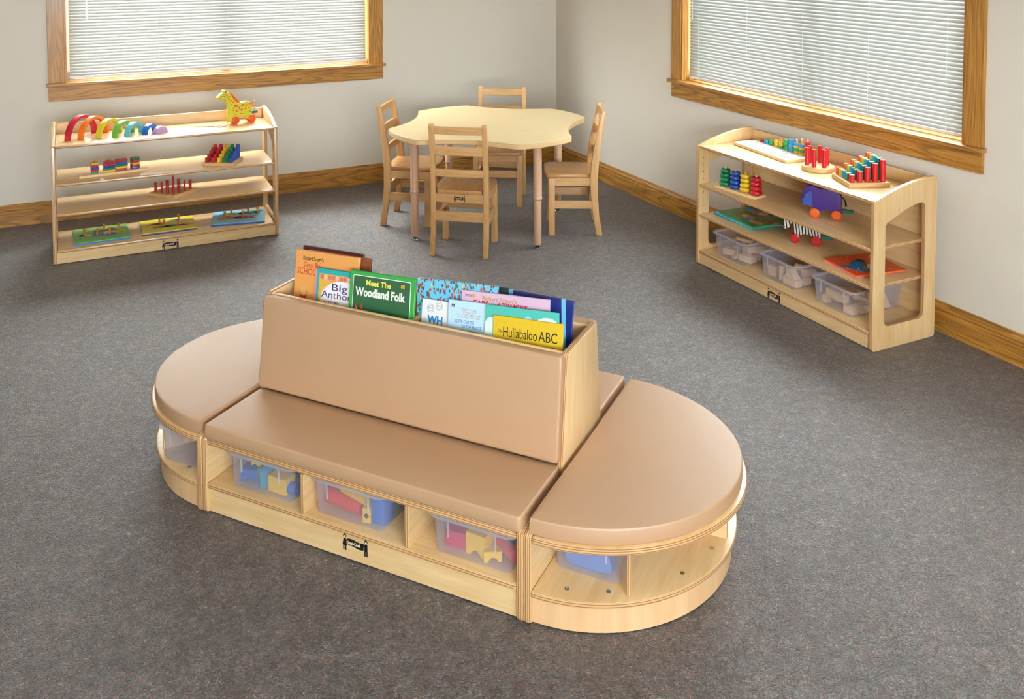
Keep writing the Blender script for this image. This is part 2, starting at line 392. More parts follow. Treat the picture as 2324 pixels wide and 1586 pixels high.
def window(name, pose, sy, op, blindlabel, wand_u, lights):
    u0, u1 = op; cw = .094
    root = struct(empty(name, (pose[0], pose[1], 0), pose[2]))
    def bx(b, a0, a1, d0, d1, z0, z1, bev=.002): return b.box(a0, a1, *sorted((d0*sy, d1*sy)), z0, z1, bev)
    for s0, s1 in ((u0-cw, u0), (u1, u1+cw)):
        fin(bx(B(), s0, s1, 0, .02, .88, Z1+cw), 'casing', M['oak_z'], root, recentre=True)
    fin(bx(B(), u0, u1, 0, .02, Z1, Z1+cw), 'casing', M['oak_x'], root, recentre=True)
    for s0, s1 in ((u0-.004, u0+.012), (u1-.012, u1+.004)):
        fin(bx(B(), s0, s1, -.155, .012, .88, Z1), 'jamb', M['oak_z'], root, recentre=True)
    fin(bx(B(), u0, u1, -.155, .012, Z1-.016, Z1), 'jamb', M['oak_x'], root, recentre=True)
    T = [(u0-.002, -.15), (u1+.002, -.15), (u1+.002, 0), (u1+cw+.012, 0), (u1+cw+.012, .05), (u0-cw-.012, .05), (u0-cw-.012, 0), (u0-.002, 0)]
    b = B().prism([(x, y*sy) for x, y in T], .86, .88, bev=.004)
    fin(b, 'stool', M['oak_x'], root)
    fin(bx(B(), u0-cw, u1+cw, 0, .018, .765, .86), 'apron', M['oak_x'], root, recentre=True)
    b = B(); mid = (u0+u1)/2
    for a0, a1, z0, z1 in ((u0+.012, u0+.06, .88, Z1-.016), (u1-.06, u1-.012, .88, Z1-.016), (mid-.035, mid+.035, .88, Z1-.016), (u0, u1, .88, .935), (u0, u1, Z1-.07, Z1-.016)):
        bx(b, a0, a1, -.14, -.1, z0, z1)
    fin(b, 'sash', M['white'], root)
    for a0, a1 in ((u0+.06, mid-.035), (mid+.035, u1-.06)):
        fin(bx(B(), a0, a1, -.122, -.118, .935, Z1-.07, 0), 'pane', M['glass'], root)
    # the blind
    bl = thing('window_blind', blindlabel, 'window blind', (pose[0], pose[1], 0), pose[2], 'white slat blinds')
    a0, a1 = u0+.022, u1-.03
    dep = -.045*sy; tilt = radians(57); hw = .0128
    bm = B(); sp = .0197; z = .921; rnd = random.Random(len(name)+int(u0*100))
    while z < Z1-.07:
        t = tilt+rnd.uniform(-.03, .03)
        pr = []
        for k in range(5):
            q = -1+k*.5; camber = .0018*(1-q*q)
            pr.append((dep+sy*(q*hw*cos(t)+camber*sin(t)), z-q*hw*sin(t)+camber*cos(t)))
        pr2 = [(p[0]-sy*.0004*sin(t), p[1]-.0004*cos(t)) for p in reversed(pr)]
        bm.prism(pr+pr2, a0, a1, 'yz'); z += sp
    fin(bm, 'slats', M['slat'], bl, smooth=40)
    fin(B().box(a0-.003, a1+.003, dep-.011, dep+.011, .896, .91, .003), 'bottom_rail', M['white'], bl)
    fin(B().box(a0-.003, a1+.003, dep-.018, dep+.018, Z1-.055, Z1-.018, .002), 'head_rail', M['white'], bl)
    n = 5
    for k in range(n):
        uu = a0+.1+(a1-a0-.2)*k/(n-1)
        c = B()
        for s in (-1, 1): c.tube([(uu, dep+s*.0135, .903), (uu, dep+s*.0135, Z1-.05)], .0008, 5)
        c.cyl(uu, dep, .89, .897, .005, n=10)
        fin(c, 'ladder_cord', M['white'], bl)
    c = B().tube([(wand_u, dep+sy*.024, 1.27), (wand_u, dep+sy*.022, Z1-.05)], .0035, 8)
    fin(c, 'tilt_wand', M['tubrim'], bl)
window('window_1', PL, 1, OPL, 'white slat blind glowing warm white in the oak window behind the rainbow arches', 3.42, 0)
window('window_2', PR, -1, OPR, 'white slat blind with a cool grey tint in the oak window above the tub shelf', 1.74, 0)
# added, unseen window frame behind the camera; the lamp in it is frontal fill
rw = struct(empty('added_window', (PREAR[0], PREAR[1], 0), PREAR[2]))
b = B()
for a0, a1, z0, z1 in ((1.9, 2.0, .78, 2.26), (5.0, 5.1, .78, 2.26), (2.0, 5.0, 2.16, 2.26), (2.0, 5.0, .78, .86), (3.46, 3.54, .86, 2.16)): b.box(a0, a1, -.02, .02, z0, z1)
fin(b, 'casing', M['oak_z'], rw)
ld = bpy.data.lights.new('front_fill_lamp', 'AREA'); ld.shape = 'RECTANGLE'; ld.size = 3.0; ld.size_y = 1.3; ld.energy = 42; ld.color = (1, .94, .87)
lo = bpy.data.objects.new('front_fill_lamp', ld); COL.objects.link(lo); p = W(PREAR, 3.5, .06, 1.51); lo.location = p
lo.rotation_euler = (Vector((sin(A0), -cos(A0), 0))*-1).to_track_quat('-Z', 'Z').to_euler()

# lawn outside, seen only as light through the blinds
b = B(); b.box(-30, 30, -30, 30, -.5, -.45, 0)
s_ = NT('lawn'); nz = s_.n('ShaderNodeTexNoise'); nz.inputs['Scale'].default_value = 3; s_.bsdf(s_.mix((nz, 0), lin(96, 100, 82), lin(122, 124, 104)), .9)
struct(fin(b, 'ground_outside', s_.m, None, (CX, CY, 0)))
# unseen ceiling panels, added as soft fill for the room
def ceiling_fill_light(u, v, label, power):
    x, y = cornerpt(u, v)
    r = thing('ceiling_fill_light', label, 'ceiling fill light', (x, y, HC), A0, 'ceiling fill panels')
    b = B()
    for q in ((-.62, -.59, -.31, .31), (.59, .62, -.31, .31), (-.59, .59, -.31, -.28), (-.59, .59, .28, .31)): b.box(*q, -.04, 0)
    fin(b, 'frame', M['white'], r)
    s = NT('fill_diffuser'); e = s.n('ShaderNodeEmission'); e.inputs[0].default_value = (1, .94, .86, 1); e.inputs[1].default_value = power; s.l(e, 0, s.out, 0)
    fin(B().box(-.59, .59, -.28, .28, -.025, -.015, 0), 'diffuser', s.m, r)
LP = 5.2
ceiling_fill_light(2.0, 2.4, 'added ceiling fill light nearest the corner of the two windows', LP)
ceiling_fill_light(4.6, 2.4, 'added ceiling fill light above the left wall side of the room', LP)
ceiling_fill_light(2.0, 5.2, 'added ceiling fill light above the right wall side, behind the camera', LP)
ceiling_fill_light(4.6, 5.2, 'added ceiling fill light in the middle of the room, behind the camera', LP)
# ------------------------------------------------------------------ daylight
w = bpy.data.worlds.new('World'); SC.world = w; w.use_nodes = True
nt = w.node_tree; nt.nodes.clear()
o_ = nt.nodes.new('ShaderNodeOutputWorld'); bg = nt.nodes.new('ShaderNodeBackground'); nt.links.new(bg.outputs[0], o_.inputs[0])
tc = nt.nodes.new('ShaderNodeTexCoord')
dt = nt.nodes.new('ShaderNodeVectorMath'); dt.operation = 'DOT_PRODUCT'; dt.inputs[1].default_value = (-sin(A0)*.8-cos(A0)*.6, cos(A0)*.8-sin(A0)*.6, 0); nt.links.new(tc.outputs['Generated'], dt.inputs[0])
rp = nt.nodes.new('ShaderNodeValToRGB'); nt.links.new(dt.outputs['Value'], rp.inputs[0])
mp = nt.nodes.new('ShaderNodeMapRange'); mp.inputs[1].default_value = -1; mp.inputs[2].default_value = 1; nt.links.new(dt.outputs['Value'], mp.inputs[0]); nt.links.new(mp.outputs[0], rp.inputs[0])
e = rp.color_ramp.elements; e[0].position = .2; e[0].color = (.45, .51, .55, 1); e[1].position = .85; e[1].color = (1.12, 1.13, 1.14, 1)
nt.links.new(rp.outputs[0], bg.inputs[0]); bg.inputs[1].default_value = 54.
# ------------------------------------------------------------------ camera
cd = bpy.data.cameras.new('Camera'); cam = bpy.data.objects.new('Camera', cd); COL.objects.link(cam)
cd.sensor_width = 36; cd.sensor_fit = 'HORIZONTAL'; cd.lens = 2085.32*36/2324; cd.shift_y = -(793+38.15)/2324; cd.clip_start = .05
cam.location = (0, 0, 1.7781); cam.rotation_euler = (Matrix.Rotation(pi/2-.0469, 3, 'X') @ Matrix.Rotation(-.0012, 3, 'Z')).to_euler()
SC.camera = cam
SC.view_settings.view_transform = 'Standard'; SC.view_settings.look = 'None'; SC.view_settings.gamma = 1; SC.view_settings.exposure = -.15
SC.view_settings.use_curve_mapping = False
cy = SC.cycles; cy.use_denoising = True; cy.max_bounces = 7; cy.diffuse_bounces = 4; cy.glossy_bounces = 3; cy.transmission_bounces = 6; cy.transparent_max_bounces = 24; cy.sample_clamp_indirect = 6.; cy.caustics_reflective = False; cy.caustics_refractive = False
# ------------------------------------------------------------------ shelf units
def logo(b, x, y, z, s=1., sy=-1, mx=None):
    """black emblem: a banner held up by two small figures; lies in the xz plane facing -y"""
    m0 = Matrix.Translation((x, y, z)) @ Matrix.Diagonal((s, 1, s, 1))
    if mx is not None: m0 = mx @ m0
    def pr(pts, mat=0, d=.0006): b.prism(pts, 0, -d, 'xz', mat=mat, mx=m0)
    wv = [(-.03+.06*k/12, .0105+.0022*sin(k/12*2*pi)) for k in range(13)]
    pr(wv+[(p[0], p[1]-.021) for p in reversed(wv)])
    for sx in (-1, 1):
        cx = sx*.0385
        pr([(cx+p[0], p[1]) for p in circ(0, .0165, .0058, 14)])
        pr([(cx+p[0], p[1]) for p in circ(0, .0150, .0036, 12)], 1, .0009)
        pr([(cx+p[0], p[1]) for p in circ(0, .0215, .0042, 12, .0028)])
        if sx < 0: pr([(cx-.0035, .010), (cx+.0035, .010), (cx+.0085, -.012), (cx-.0085, -.012)])
        else: pr([(cx-.005, .010), (cx+.005, .010), (cx+.0055, -.012), (cx-.0055, -.012)])
        for lx in (-.0035, .0035): pr([(cx+lx-.0022, -.011), (cx+lx+.0022, -.011), (cx+lx+.0022, -.027), (cx+lx-.0022, -.027)])
        pr([(cx, .008), (cx-sx*.012, .006), (cx-sx*.012, .002), (cx, .003)])
    tm = m0 @ Matrix.Translation((-.0275, -.0008, -.0045)) @ Matrix.Rotation(pi/2, 4, 'X')
    b.text('Jonti-Craft', .0135, 1, tm, .0003, space=.82, off=.0003)
    return b
TOPZ = (.657, .4455, .279, .0795)
def side_outline(D):
    P = [(0.012, 0), (D-.012, 0), (D-.0035, .0035), (D, .012)]
    hb, hf = .727, .661
    P += [(D, hb-.014), (D-.004, hb-.004), (D-.014, hb)]
    for k in range(1, 13):
        t = 1-k/12; v = t*(D-.03)
        P.append((v+.006*(1-t), hf-.006*(1-t)+(hb-hf)*sin(pi/2*t)**.9 if t > 0 else hf-.004))
    P += [(.0015, hf-.009), (0, hf-.014), (0, .012), (.0035, .0035)]
    return P
def shelf_unit(label, pose, Wd, D, back):
    t = .019; sh = .016
    r = thing('open_shelf_unit', label, 'shelf unit', (pose[0], pose[1], 0), pose[2])
    a0, a1 = .07, D-.072
    hole = []
    for cx, cz, s0, rr in ((a0, .098, 180, .028), (a1, .098, 270, .028), (a1, .62, 0, .028), (a0, .562, 90, .03)):
        sx = 1 if cx == a0 else -1; sz = 1 if cz < .3 else -1
        for k in range(7):
            an = radians(s0+90*k/6); hole.append((cx+sx*rr+rr*cos(an), cz+sz*rr+rr*sin(an)))
    h2 = []
    for k in range(1, 8):
        f = k/8; v = a1-.028+(a0+.03-a1+.028)*f; h2.append((v, .62-(.058)*(f**1.5)))
    hole = hole[:21]+h2+hole[21:]
    for i, u in enumerate((0, Wd-t)):
        b = B().prism(side_outline(D), u, u+t, 'yz', [hole], .004, 3)
        sgn = 1 if i == 0 else -1; uu = (t if i == 0 else Wd-t)
        for v in (.032, D-.036):
            for k in range(13):
                z = .13+.038*k; b.lathe([(0, -.0005), (.0026, -.0005), (.0026, .0005), (0, .0005)], 8, 1, Matrix.Translation((uu, v, z)) @ Matrix.Rotation(sgn*pi/2, 4, 'Y'))
        fin(b, 'side_panel', [ply(0, t, along=2), M['hole']], r, recentre=True)
    for z in TOPZ:
        fin(B().box(t, Wd-t, .004, D-.016 if (back or z == TOPZ[0]) else D-.02, z-sh, z, .006, 3), 'shelf', ply(2, sh, rough=.3, coat=.7), r, recentre=True)
    fin(B().box(t, Wd-t, D-.017, D-.003, TOPZ[0]-sh, .716, .003), 'back_rail', ply(1, .014), r, recentre=True)
    if back: fin(B().box(t, Wd-t, D-.014, D-.004, .01, TOPZ[0]-sh-.0005, .001), 'back_panel', ply(1, .01, key='bp'), r, recentre=True)
    k = fin(B().box(t, Wd-t, .010, .026, .004, TOPZ[3]-sh, .001), 'kick_board', ply(1, .016), r, recentre=True)
    fin(logo(B(), Wd*.5-Wd/2-.005, -.0082, -.002), 'logo', [M['black'], M['logo_white']], k)
    return r
PA = (-2.51, 4.948, .446); PB = (1.0113, 4.985, -1.1175)
DA, DB = .40, .385
shelf_unit('pale birch open shelf without a back, holding the rainbow arches and knob puzzles', PA, 1.219, DA, False)
shelf_unit('pale birch shelf with a closed back, holding clear tubs and the elephant toy', PB, 1.228, DB, True)
# ------------------------------------------------------------------ rainbow arches
ARCH = [('red', (196, 28, 50), (.0837, .1346), (.2245, .32), 'tallest'), ('orange', (246, 126, 34), (.1503, .143), (.2872, .3035), 'second tallest'),
        ('yellow', (222, 208, 54), (.2422, .1317), (.3583, .269), 'third tallest'), ('green', (108, 186, 66), (.3267, .119), (.424, .2331), 'middle'),
        ('light blue', (110, 196, 214), (.391, .121), (.474, .217), 'third smallest'), ('blue', (22, 104, 200), (.4851, .123), (.5455, .194), 'second smallest')]
for nm, c, p, q, sz in ARCH:
    d = math.hypot(q[0]-p[0], q[1]-p[1]); R = d/2+.008; th = .016; an = math.atan2(q[1]-p[1], q[0]-p[0])
    n = 28; out = [(R*cos(pi*k/n), R*sin(pi*k/n)) for k in range(n+1)]; inn = [((R-th)*cos(pi*k/n), (R-th)*sin(pi*k/n)) for k in range(n, -1, -1)]
    b = B().prism(out+inn, -.0165, .0165, 'xz', bev=.002)
    o = fin(b, 'rainbow_arch', paint(*c, .4, .5, .15), None, W(PA, (p[0]+q[0])/2, (p[1]+q[1])/2, TOPZ[0]), (0, 0, PA[2]+an))
    tag(o, '%s wooden arch, %s piece of the rainbow row on the top shelf' % (nm, sz), 'toy arch', 'rainbow arches')
R = .042; n = 24
b = B().prism([(R*cos(pi*k/n), R*sin(pi*k/n)) for k in range(n+1)], -.0165, .0165, 'xz', bev=.002)
o = fin(b, 'rainbow_arch', paint(196, 160, 210, .4, .5, .15), None, W(PA, .57, .128, TOPZ[0]), (0, 0, PA[2]+.62))
tag(o, 'solid lilac half round block, smallest piece at the end of the rainbow row', 'toy arch', 'rainbow arches')
# ------------------------------------------------------------------ pull toys
def wheel(b, x, y, z, r, t, mat=0):
    return b.lathe([(0, -t/2), (r*.72, -t/2), (r*.93, -t*.32), (r, 0), (r*.93, t*.32), (r*.72, t/2), (0, t/2)], 28, mat, Matrix.Translation((x, y, z)) @ Matrix.Rotation(pi/2, 4, 'X'))
def pull_toy(name, label, pose, outline, wb, th, bodymat, wmat, wr, hitch_x, hitch_z, peg, hl=.052):
    r = thing(name, label, 'pull toy', pose[0], pose[1])
    fin(B().prism(outline, -th/2, th/2, 'xz', bev=.004, seg=3, ang=25), 'body', bodymat, r, smooth=32)
    for x in (0, wb):
        for s in (-1, 1):
            fin(wheel(B(), x, s*(th/2+.009), wr, wr, .014), 'wheel', wmat, r)
        fin(B().lathe([(0, -th/2-.01), (.003, -th/2-.01), (.003, th/2+.01), (0, th/2+.01)], 10, mx=Matrix.Translation((x, 0, wr)) @ Matrix.Rotation(pi/2, 4, 'X')), 'axle', M['knob'], r)
    h = fin(B().box(hitch_x, hitch_x+hl, -.0085, .0085, hitch_z, hitch_z+.016, .0015), 'hitch', TEAL, r)
    if peg: fin(B().cyl(hitch_x+hl*.62, 0, hitch_z+.016, hitch_z+peg, .0045), 'peg', M['beech'], h)
    return r
def zo(pts, x0, y0, sx, sz, tilt=0.): return [((x-x0)*sx, (y0+(x-x0)*tilt-y)*sz) for x, y in pts]
gx, gz = .00045, .00039
GO = zo([(680, 205), (695, 238), (715, 243), (768, 224), (792, 240), (812, 290), (824, 340), (826, 400), (824, 480), (826, 560), (832, 598), (892, 602), (905, 560), (935, 535), (1010, 530), (1060, 545), (1075, 575), (1130, 580), (1158, 556), (1157, 440), (1156, 352), (1130, 318), (1082, 298), (1010, 312), (960, 308), (934, 300), (908, 262), (880, 200), (848, 142), (832, 128), (812, 122), (802, 98), (775, 92), (756, 102), (758, 126), (726, 150)], 920, 640, gx, gz)
G = pull_toy('giraffe_pull_toy', 'yellow wooden giraffe with orange spots and orange wheels on the top shelf', (W(PA, 1.002, .222, TOPZ[0]), PA[2]+.22), spline(GO, 2), .1036, .034, paint(212, 204, 52, .35, .5, .2), paint(226, 78, 30, .3, .5, .4), .0235, .108, .052, .078, .040)
sp = B(); rg = random.Random(4)
SP = [(930, 355, 30, 18), (1030, 350, 28, 14), (1078, 357, 14, 11), (1128, 343, 16, 12), (898, 388, 12, 9), (982, 378, 14, 8), (1072, 386, 9, 8), (897, 422, 11, 9), (940, 437, 16, 11), (980, 408, 10, 8), (1012, 425, 22, 13), (1066, 418, 11, 9), (1112, 408, 16, 11), (898, 452, 7, 6), (928, 490, 11, 7), (897, 508, 9, 8), (996, 482, 9, 7), (1030, 488, 7, 6), (1098, 468, 8, 7), (1132, 462, 11, 9), (1060, 470, 6, 5), (875, 328, 12, 10), (898, 292, 15, 12), (866, 262, 12, 12), (838, 235, 13, 13), (858, 292, 7, 7), (812, 208, 8, 8), (845, 200, 12, 9), (800, 178, 7, 6), (778, 200, 6, 6), (742, 185, 12, 7), (718, 212, 12, 8), (800, 155, 6, 6), (820, 185, 6, 5), (772, 158, 5, 6), (1040, 395, 6, 5), (958, 412, 6, 5), (958, 495, 5, 4), (793, 122, 10, 14), (950, 385, 7, 6), (1148, 380, 7, 9)]
for x, y, a, c in SP:
    for s in (-1, 1): sp.prism([((x-920+a*cos(t))*gx, (640-y+c*sin(t))*gz) for t in [2*pi*k/12+rg.uniform(-.12, .12) for k in range(12)]], s*.0168, s*.0173, 'xz')
fin(sp, 'spots', paint(214, 84, 34, .4), G)
fin(B().lathe([(0, -.0178), (.0022, -.0178), (.0022, .0178), (0, .0178)], 10, mx=Matrix.Translation((-.067, 0, .178)) @ Matrix.Rotation(pi/2, 4, 'X')), 'eye', M['black'], G)
mn = B()
for k in range(16):
    f = k/15; x = (850+115*f-920)*gx; z = (640-(150+150*f))*gz
    for s in (-.008, 0, .008): mn.tube([(x-.002, s, z-.004), (x+.006, s*1.2, z+.004), (x+.011, s*1.5, z-.004-.004*rg.random())], .0028, 5)
fin(mn, 'mane', paint(246, 120, 50, .8), G)
tl = B()
for k in range(5): tl.tube([(.105, 0, .128), (.114, (k-2)*.002, .122), (.121, (k-2)*.003, .108), (.123+.001*k, (k-2)*.004, .094)], .0018, 5)
fin(tl, 'tail', paint(246, 130, 50, .8), G)
st = [(-.040, -.012, .045), (-.046, -.016, .02), (-.05, -.02, .0015), (-.07, -.045, .0012), (-.105, -.06, .0012), (-.122, -.04, .0012), (-.11, -.015, .0012), (-.08, -.012, .0025), (-.06, -.03, .0025), (-.075, -.052, .0022), (-.115, -.03, .0022), (-.15, .0, .0012), (-.19, .03, .0012), (-.218, .052, .0012), (-.222, .036, .0012), (-.19, .01, .0012), (-.15, .008, .0025), (-.125, -.008, .0012)]
fin(B().tube(spline(st, 5, False), .0011, 6), 'pull_string', paint(150, 66, 84, .8), G)
# elephant and zebra on the right shelf
def pose_b(u0, v0, u1, v1, th, z, dx=0.):
    an = math.atan2(v1-v0, u1-u0); off = th/2+.016
    return (W(PB, u0-sin(an)*off+dx, v0+cos(an)*off, z), PB[2]+an)
ex, ez, et = .000228, .000236, 55/435
EO = zo([(645, 478), (662, 455), (690, 445), (712, 462), (703, 380), (706, 330), (735, 262), (785, 220), (850, 205), (930, 232), (1008, 276), (1080, 278), (1180, 306), (1290, 310), (1375, 338), (1430, 385), (1470, 460), (1472, 560), (1470, 660), (1472, 770), (1460, 830), (1360, 830), (1310, 780), (1275, 742), (1190, 722), (1105, 722), (1075, 750), (1040, 812), (930, 800), (912, 760), (910, 680), (905, 610), (850, 600), (760, 570), (700, 545), (664, 505)], 955, 865, ex, ez, et)
E_ = pull_toy('elephant_pull_toy', 'purple wooden elephant with blue ears and orange wheels on the second shelf', pose_b(.7663, .1124, .8443, .1734, .034, TOPZ[1]), spline(EO, 2), .099, .034, paint(72, 40, 136, .4, .5, .15), paint(236, 102, 32, .35, .5, .3), .0235, .1225, .033, 0)
EAR = spline(zo([(872, 312), (888, 380), (896, 500), (890, 598), (858, 634), (818, 612), (770, 608), (735, 622), (704, 590), (708, 500), (735, 420), (780, 358)], 955, 865, ex, ez, et), 3)
for s in (-1, 1):
    fin(B().prism(EAR, s*.0172, s*.0215, 'xz', bev=.0015), 'ear', paint(58, 84, 168, .5), E_)
    fin(B().lathe([(0, 0), (.0022, 0), (.0016, .0012), (0, .0014)], 10, mx=Matrix.Translation(((765-955)*ex, s*.0168, (865-24-355)*ez)) @ Matrix.Rotation(-s*pi/2, 4, 'X')), 'eye', M['black'], E_)
g = B()
for y in (485, 595):
    for s in (-1, 1): g.box((912-955)*ex, (1468-955)*ex, s*.0166, s*.0173, (865-y+30)*ez-.0004, (865-y+30)*ez+.0004, 0)
fin(g, 'groove_line', paint(46, 24, 92, .5), E_)
tl = B()
for k in range(8): tl.tube([(.1165, (k-4)*.0012, .108), (.126+.001*(k % 3), (k-4)*.0018, .104), (.134+.001*(k % 4), (k-4)*.002, .088), (.136+.002*(k % 4), (k-4)*.0025, .066)], .0011, 5)
fin(tl, 'tail', paint(40, 36, 34, .8), E_)
zx, zz, zt = .000237, .00025, 60/430
ZO = zo([(302, 1030), (318, 1072), (370, 1086), (420, 1070), (452, 1020), (478, 975), (505, 970), (520, 1010), (520, 1100), (522, 1200), (530, 1290), (620, 1310), (655, 1230), (705, 1198), (790, 1205), (860, 1222), (895, 1262), (935, 1350), (1040, 1370), (1056, 1250), (1055, 1120), (1046, 1030), (1010, 968), (930, 935), (800, 920), (690, 890), (610, 852), (560, 812), (500, 775), (450, 755), (415, 750), (390, 735), (370, 755), (352, 800), (335, 860), (325, 930)], 555, 1365, zx, zz, zt)
Zb = pull_toy('zebra_pull_toy', 'black and white striped wooden zebra with red wheels on the third shelf', pose_b(.625, .1218, .7053, .1845, .032, TOPZ[2]), spline(ZO, 2), .1019, .032, M['zebra'], paint(186, 22, 40, .3, .5, .4), .0235, .1225, .033, 0)
fin(B().lathe([(0, -.0168), (.0036, -.0168), (.0036, .0168), (0, .0168)], 12, mx=Matrix.Translation(((333-555)*zx, 0, (1365-31-1045)*zz)) @ Matrix.Rotation(pi/2, 4, 'X')), 'nostril', M['black'], Zb)
# ------------------------------------------------------------------ peg boards and stackers
def board_thing(name, label, cat, poly, z, th, mat, bev=.002):
    """poly: outline in the shelf's own u, v"""
def peg(b, kind, r, h, z0=.02):
    if kind == 'round': b.cyl(0, 0, z0, z0+h, r, bev=.0012, n=24)
    elif kind == 'square': b.box(-r*.88, r*.88, -r*.88, r*.88, z0, z0+h, .001)
    elif kind == 'tri': b.prism([(r*1.1*cos(2*pi*k/3+.5), r*1.1*sin(2*pi*k/3+.5)) for k in range(3)], z0, z0+h, bev=.001)
    return b
# stepped board of 25 on the left shelf: front edge FL->FR, side FR->BR
def frame_board(name, label, cat, pose, fl, fr, depth, z, th, mat):
    an = math.atan2(fr[1]-fl[1], fr[0]-fl[0]); w = math.hypot(fr[0]-fl[0], fr[1]-fl[1])
    r = thing(name, label, cat, W(pose, *fl, z), pose[2]+an)
    fin(B().box(0, w, 0, depth, 0, th, .0025), 'board', mat, r)
    return r, w
r, w = frame_board('stepped_peg_board', 'wooden board of red, yellow, green and blue pegs stepped by height', 'peg board', PA, (.7928, .0905), (.9583, .0018), .178, TOPZ[1], .02, M['beech'])
for i, c in enumerate((CRIM, RED, YEL, GREEN, BLUE)):
    for j in range(5):
        fin(peg(B(), 'round', .0118, .028+.0125*j), 'peg', c, r, (.024+i*(w-.048)/4, .022+j*.0335, 0))
# four columns of flat shapes on a long board
r = thing('shape_stacker', 'long wooden board with four columns of flat coloured shapes on the second shelf', 'stacking toy', W(PA, .137, .083, TOPZ[1]), PA[2]+.12)
fin(B().box(0, .365, 0, .072, 0, .014, .002), 'board', M['pine'], r)
fin(B().box(.03, .042, .03, .033, .014, .0143, 0), 'label_mark', paint(120, 100, 80), r)
cols = [(.085, 'square', [GREEN, CRIM, BLUE, CRIM, YEL]), (.158, 'tri', [YEL, GREEN, BLUE, CRIM, CRIM]), (.227, 'rect', [CRIM, YEL, GREEN, BLUE, CRIM]), (.302, 'round', [BLUE, CRIM, YEL, CRIM, GREEN])]
for cx, kd, cs in cols:
    for k, c in enumerate(cs):
        z0 = .0145+k*.0125; b = B(); tw = (k*37 % 5-2)*.05; mx = Matrix.Translation((cx, .036, 0)) @ Matrix.Rotation(tw, 4, 'Z')
        if kd == 'square': b.box(-.019, .019, -.019, .019, z0, z0+.0118, .0012, mx=mx)
        elif kd == 'rect': b.box(-.031, .031, -.019, .019, z0, z0+.0118, .0012, mx=mx)
        elif kd == 'tri': b.prism([(-.033, -.02), (.033, -.02), (.0, .03)], z0, z0+.0118, bev=.0012, mx=mx)
        else: b.prism([(.029*cos(2*pi*q/5+.3), .029*sin(2*pi*q/5+.3)) for q in range(5)], z0, z0+.0118, bev=.0012, mx=mx)
        fin(b, 'shape_piece', c, r)
    for dx in {'square': (0,), 'tri': (-.011, .011), 'rect': (-.015, .015), 'round': (-.013, 0, .014)}[kd]:
        fin(B().cyl(cx+dx, .036+(.008 if dx == 0 and kd == 'round' else 0), .014, .0815, .0042, n=14), 'rod', M['knob'], r)
# diamond board of red pegs
r = thing('red_peg_board', 'square wooden board of slim red pegs standing diagonally on the third shelf', 'peg board', W(PA, .6302, .0473, TOPZ[2]), PA[2]+.72)
fin(B().box(0, .188, 0, .188, 0, .02, .0025), 'board', M['beech'], r)
for i in range(4):
    for j in range(4):
        if (i > 0 and j > 0) and (i, j) not in ((1, 1), (2, 1), (1, 2), (2, 2)): continue
        rr = .0085 if (i+j) % 2 else .0052
        if i and j: rr = .0092 if (i+j) % 2 else .0056
        fin(peg(B(), 'round', rr, .05+.008*min(i, j)+(.006 if (i+j) % 2 else .014)), 'peg', CRIM, r, (.026+i*.045, .026+j*.045, 0))
# counting board with ring stacks on the right shelf
r, w = frame_board('counting_board', 'white number board with a rising row of coloured ring stacks on the top shelf', 'counting toy', PB, (.0828, .1837), (.542, .1396), .175, TOPZ[0], .016, M['pine'])
fin(B().box(.006, w-.006, .008, .13, .016, .0166, .0003), 'number_sheet', paint(232, 230, 222, .4), r)
nb = B(); rg = random.Random(11)
for k in range(10):
    x = .018+k*(w-.05)/9.4
    nb.text(str(k+1) if k < 9 else '10', .034, 0, Matrix.Translation((x, .085, .0167)), .0002)
fin(nb, 'printed_numbers', paint(70, 60, 60, .5), r)
for ci, c in enumerate(((196, 60, 60), (60, 110, 190), (200, 170, 60), (70, 150, 90))):
    pb = B()
    for k in range(10):
        for q in range(min(k+1, 6)):
            if (q+k) % 4 != ci: continue
            pb.cyl(.022+k*(w-.05)/9.4+(q % 3)*.0105, .028+(q//3)*.02+rg.uniform(-.003, .003), .0166, .017, .0042, n=10)
    fin(pb, 'printed_dots', paint(*c, .5), r)
S5 = [[RED], [SKYB], [LEAF, LEAF], [YEL, YEL], [LEAF, YEL, YEL], [LEAF]*4, [SKYB]*5, [YEL, LEAF, YEL, SKYB], [YEL, LEAF, YEL, SKYB], [RED]*5]
HT = [.010, .018, .028, .036, .036, .055, .065, .054, .054, .078]; RD = [0, 0, .03, .038, .05, .056, .06, .073, .083, .087]
for k in range(10):
    x = .055+k*(w-.082)/9; n = len(S5[k]); y = .148
    if RD[k]: fin(B().cyl(x, y, .016, .016+RD[k], .0065, n=14), 'rod', M['beech'], r)
    for q, c in enumerate(S5[k]):
        h = HT[k]/n
        fin(B().lathe([(.007, .0165+q*h), (.0135, .0165+q*h), (.0148, .0165+q*h+h*.25), (.0148, .0165+q*h+h*.72), (.0135, .0163+q*h+h), (.007, .0163+q*h+h), (.007, .0165+q*h)], 22), 'ring', c, r, (x, y, 0))
# round board with red cylinders
r = thing('round_peg_stand', 'round wooden base with six tall red cylinders on the top shelf', 'peg board', W(PB, .703, .193, TOPZ[0]), PB[2])
fin(B().cyl(0, 0, 0, .022, .078, bev=.0025, n=56), 'base', M['beech'], r)
for u, v in ((.6737, .15), (.6485, .1896), (.7207, .1492), (.6707, .2347), (.7487, .1883), (.7223, .2305)):
    fin(B().cyl(u-.703, v-.193, .022, .107, .0108, bev=.0008, n=24), 'cylinder_peg', RED, r)
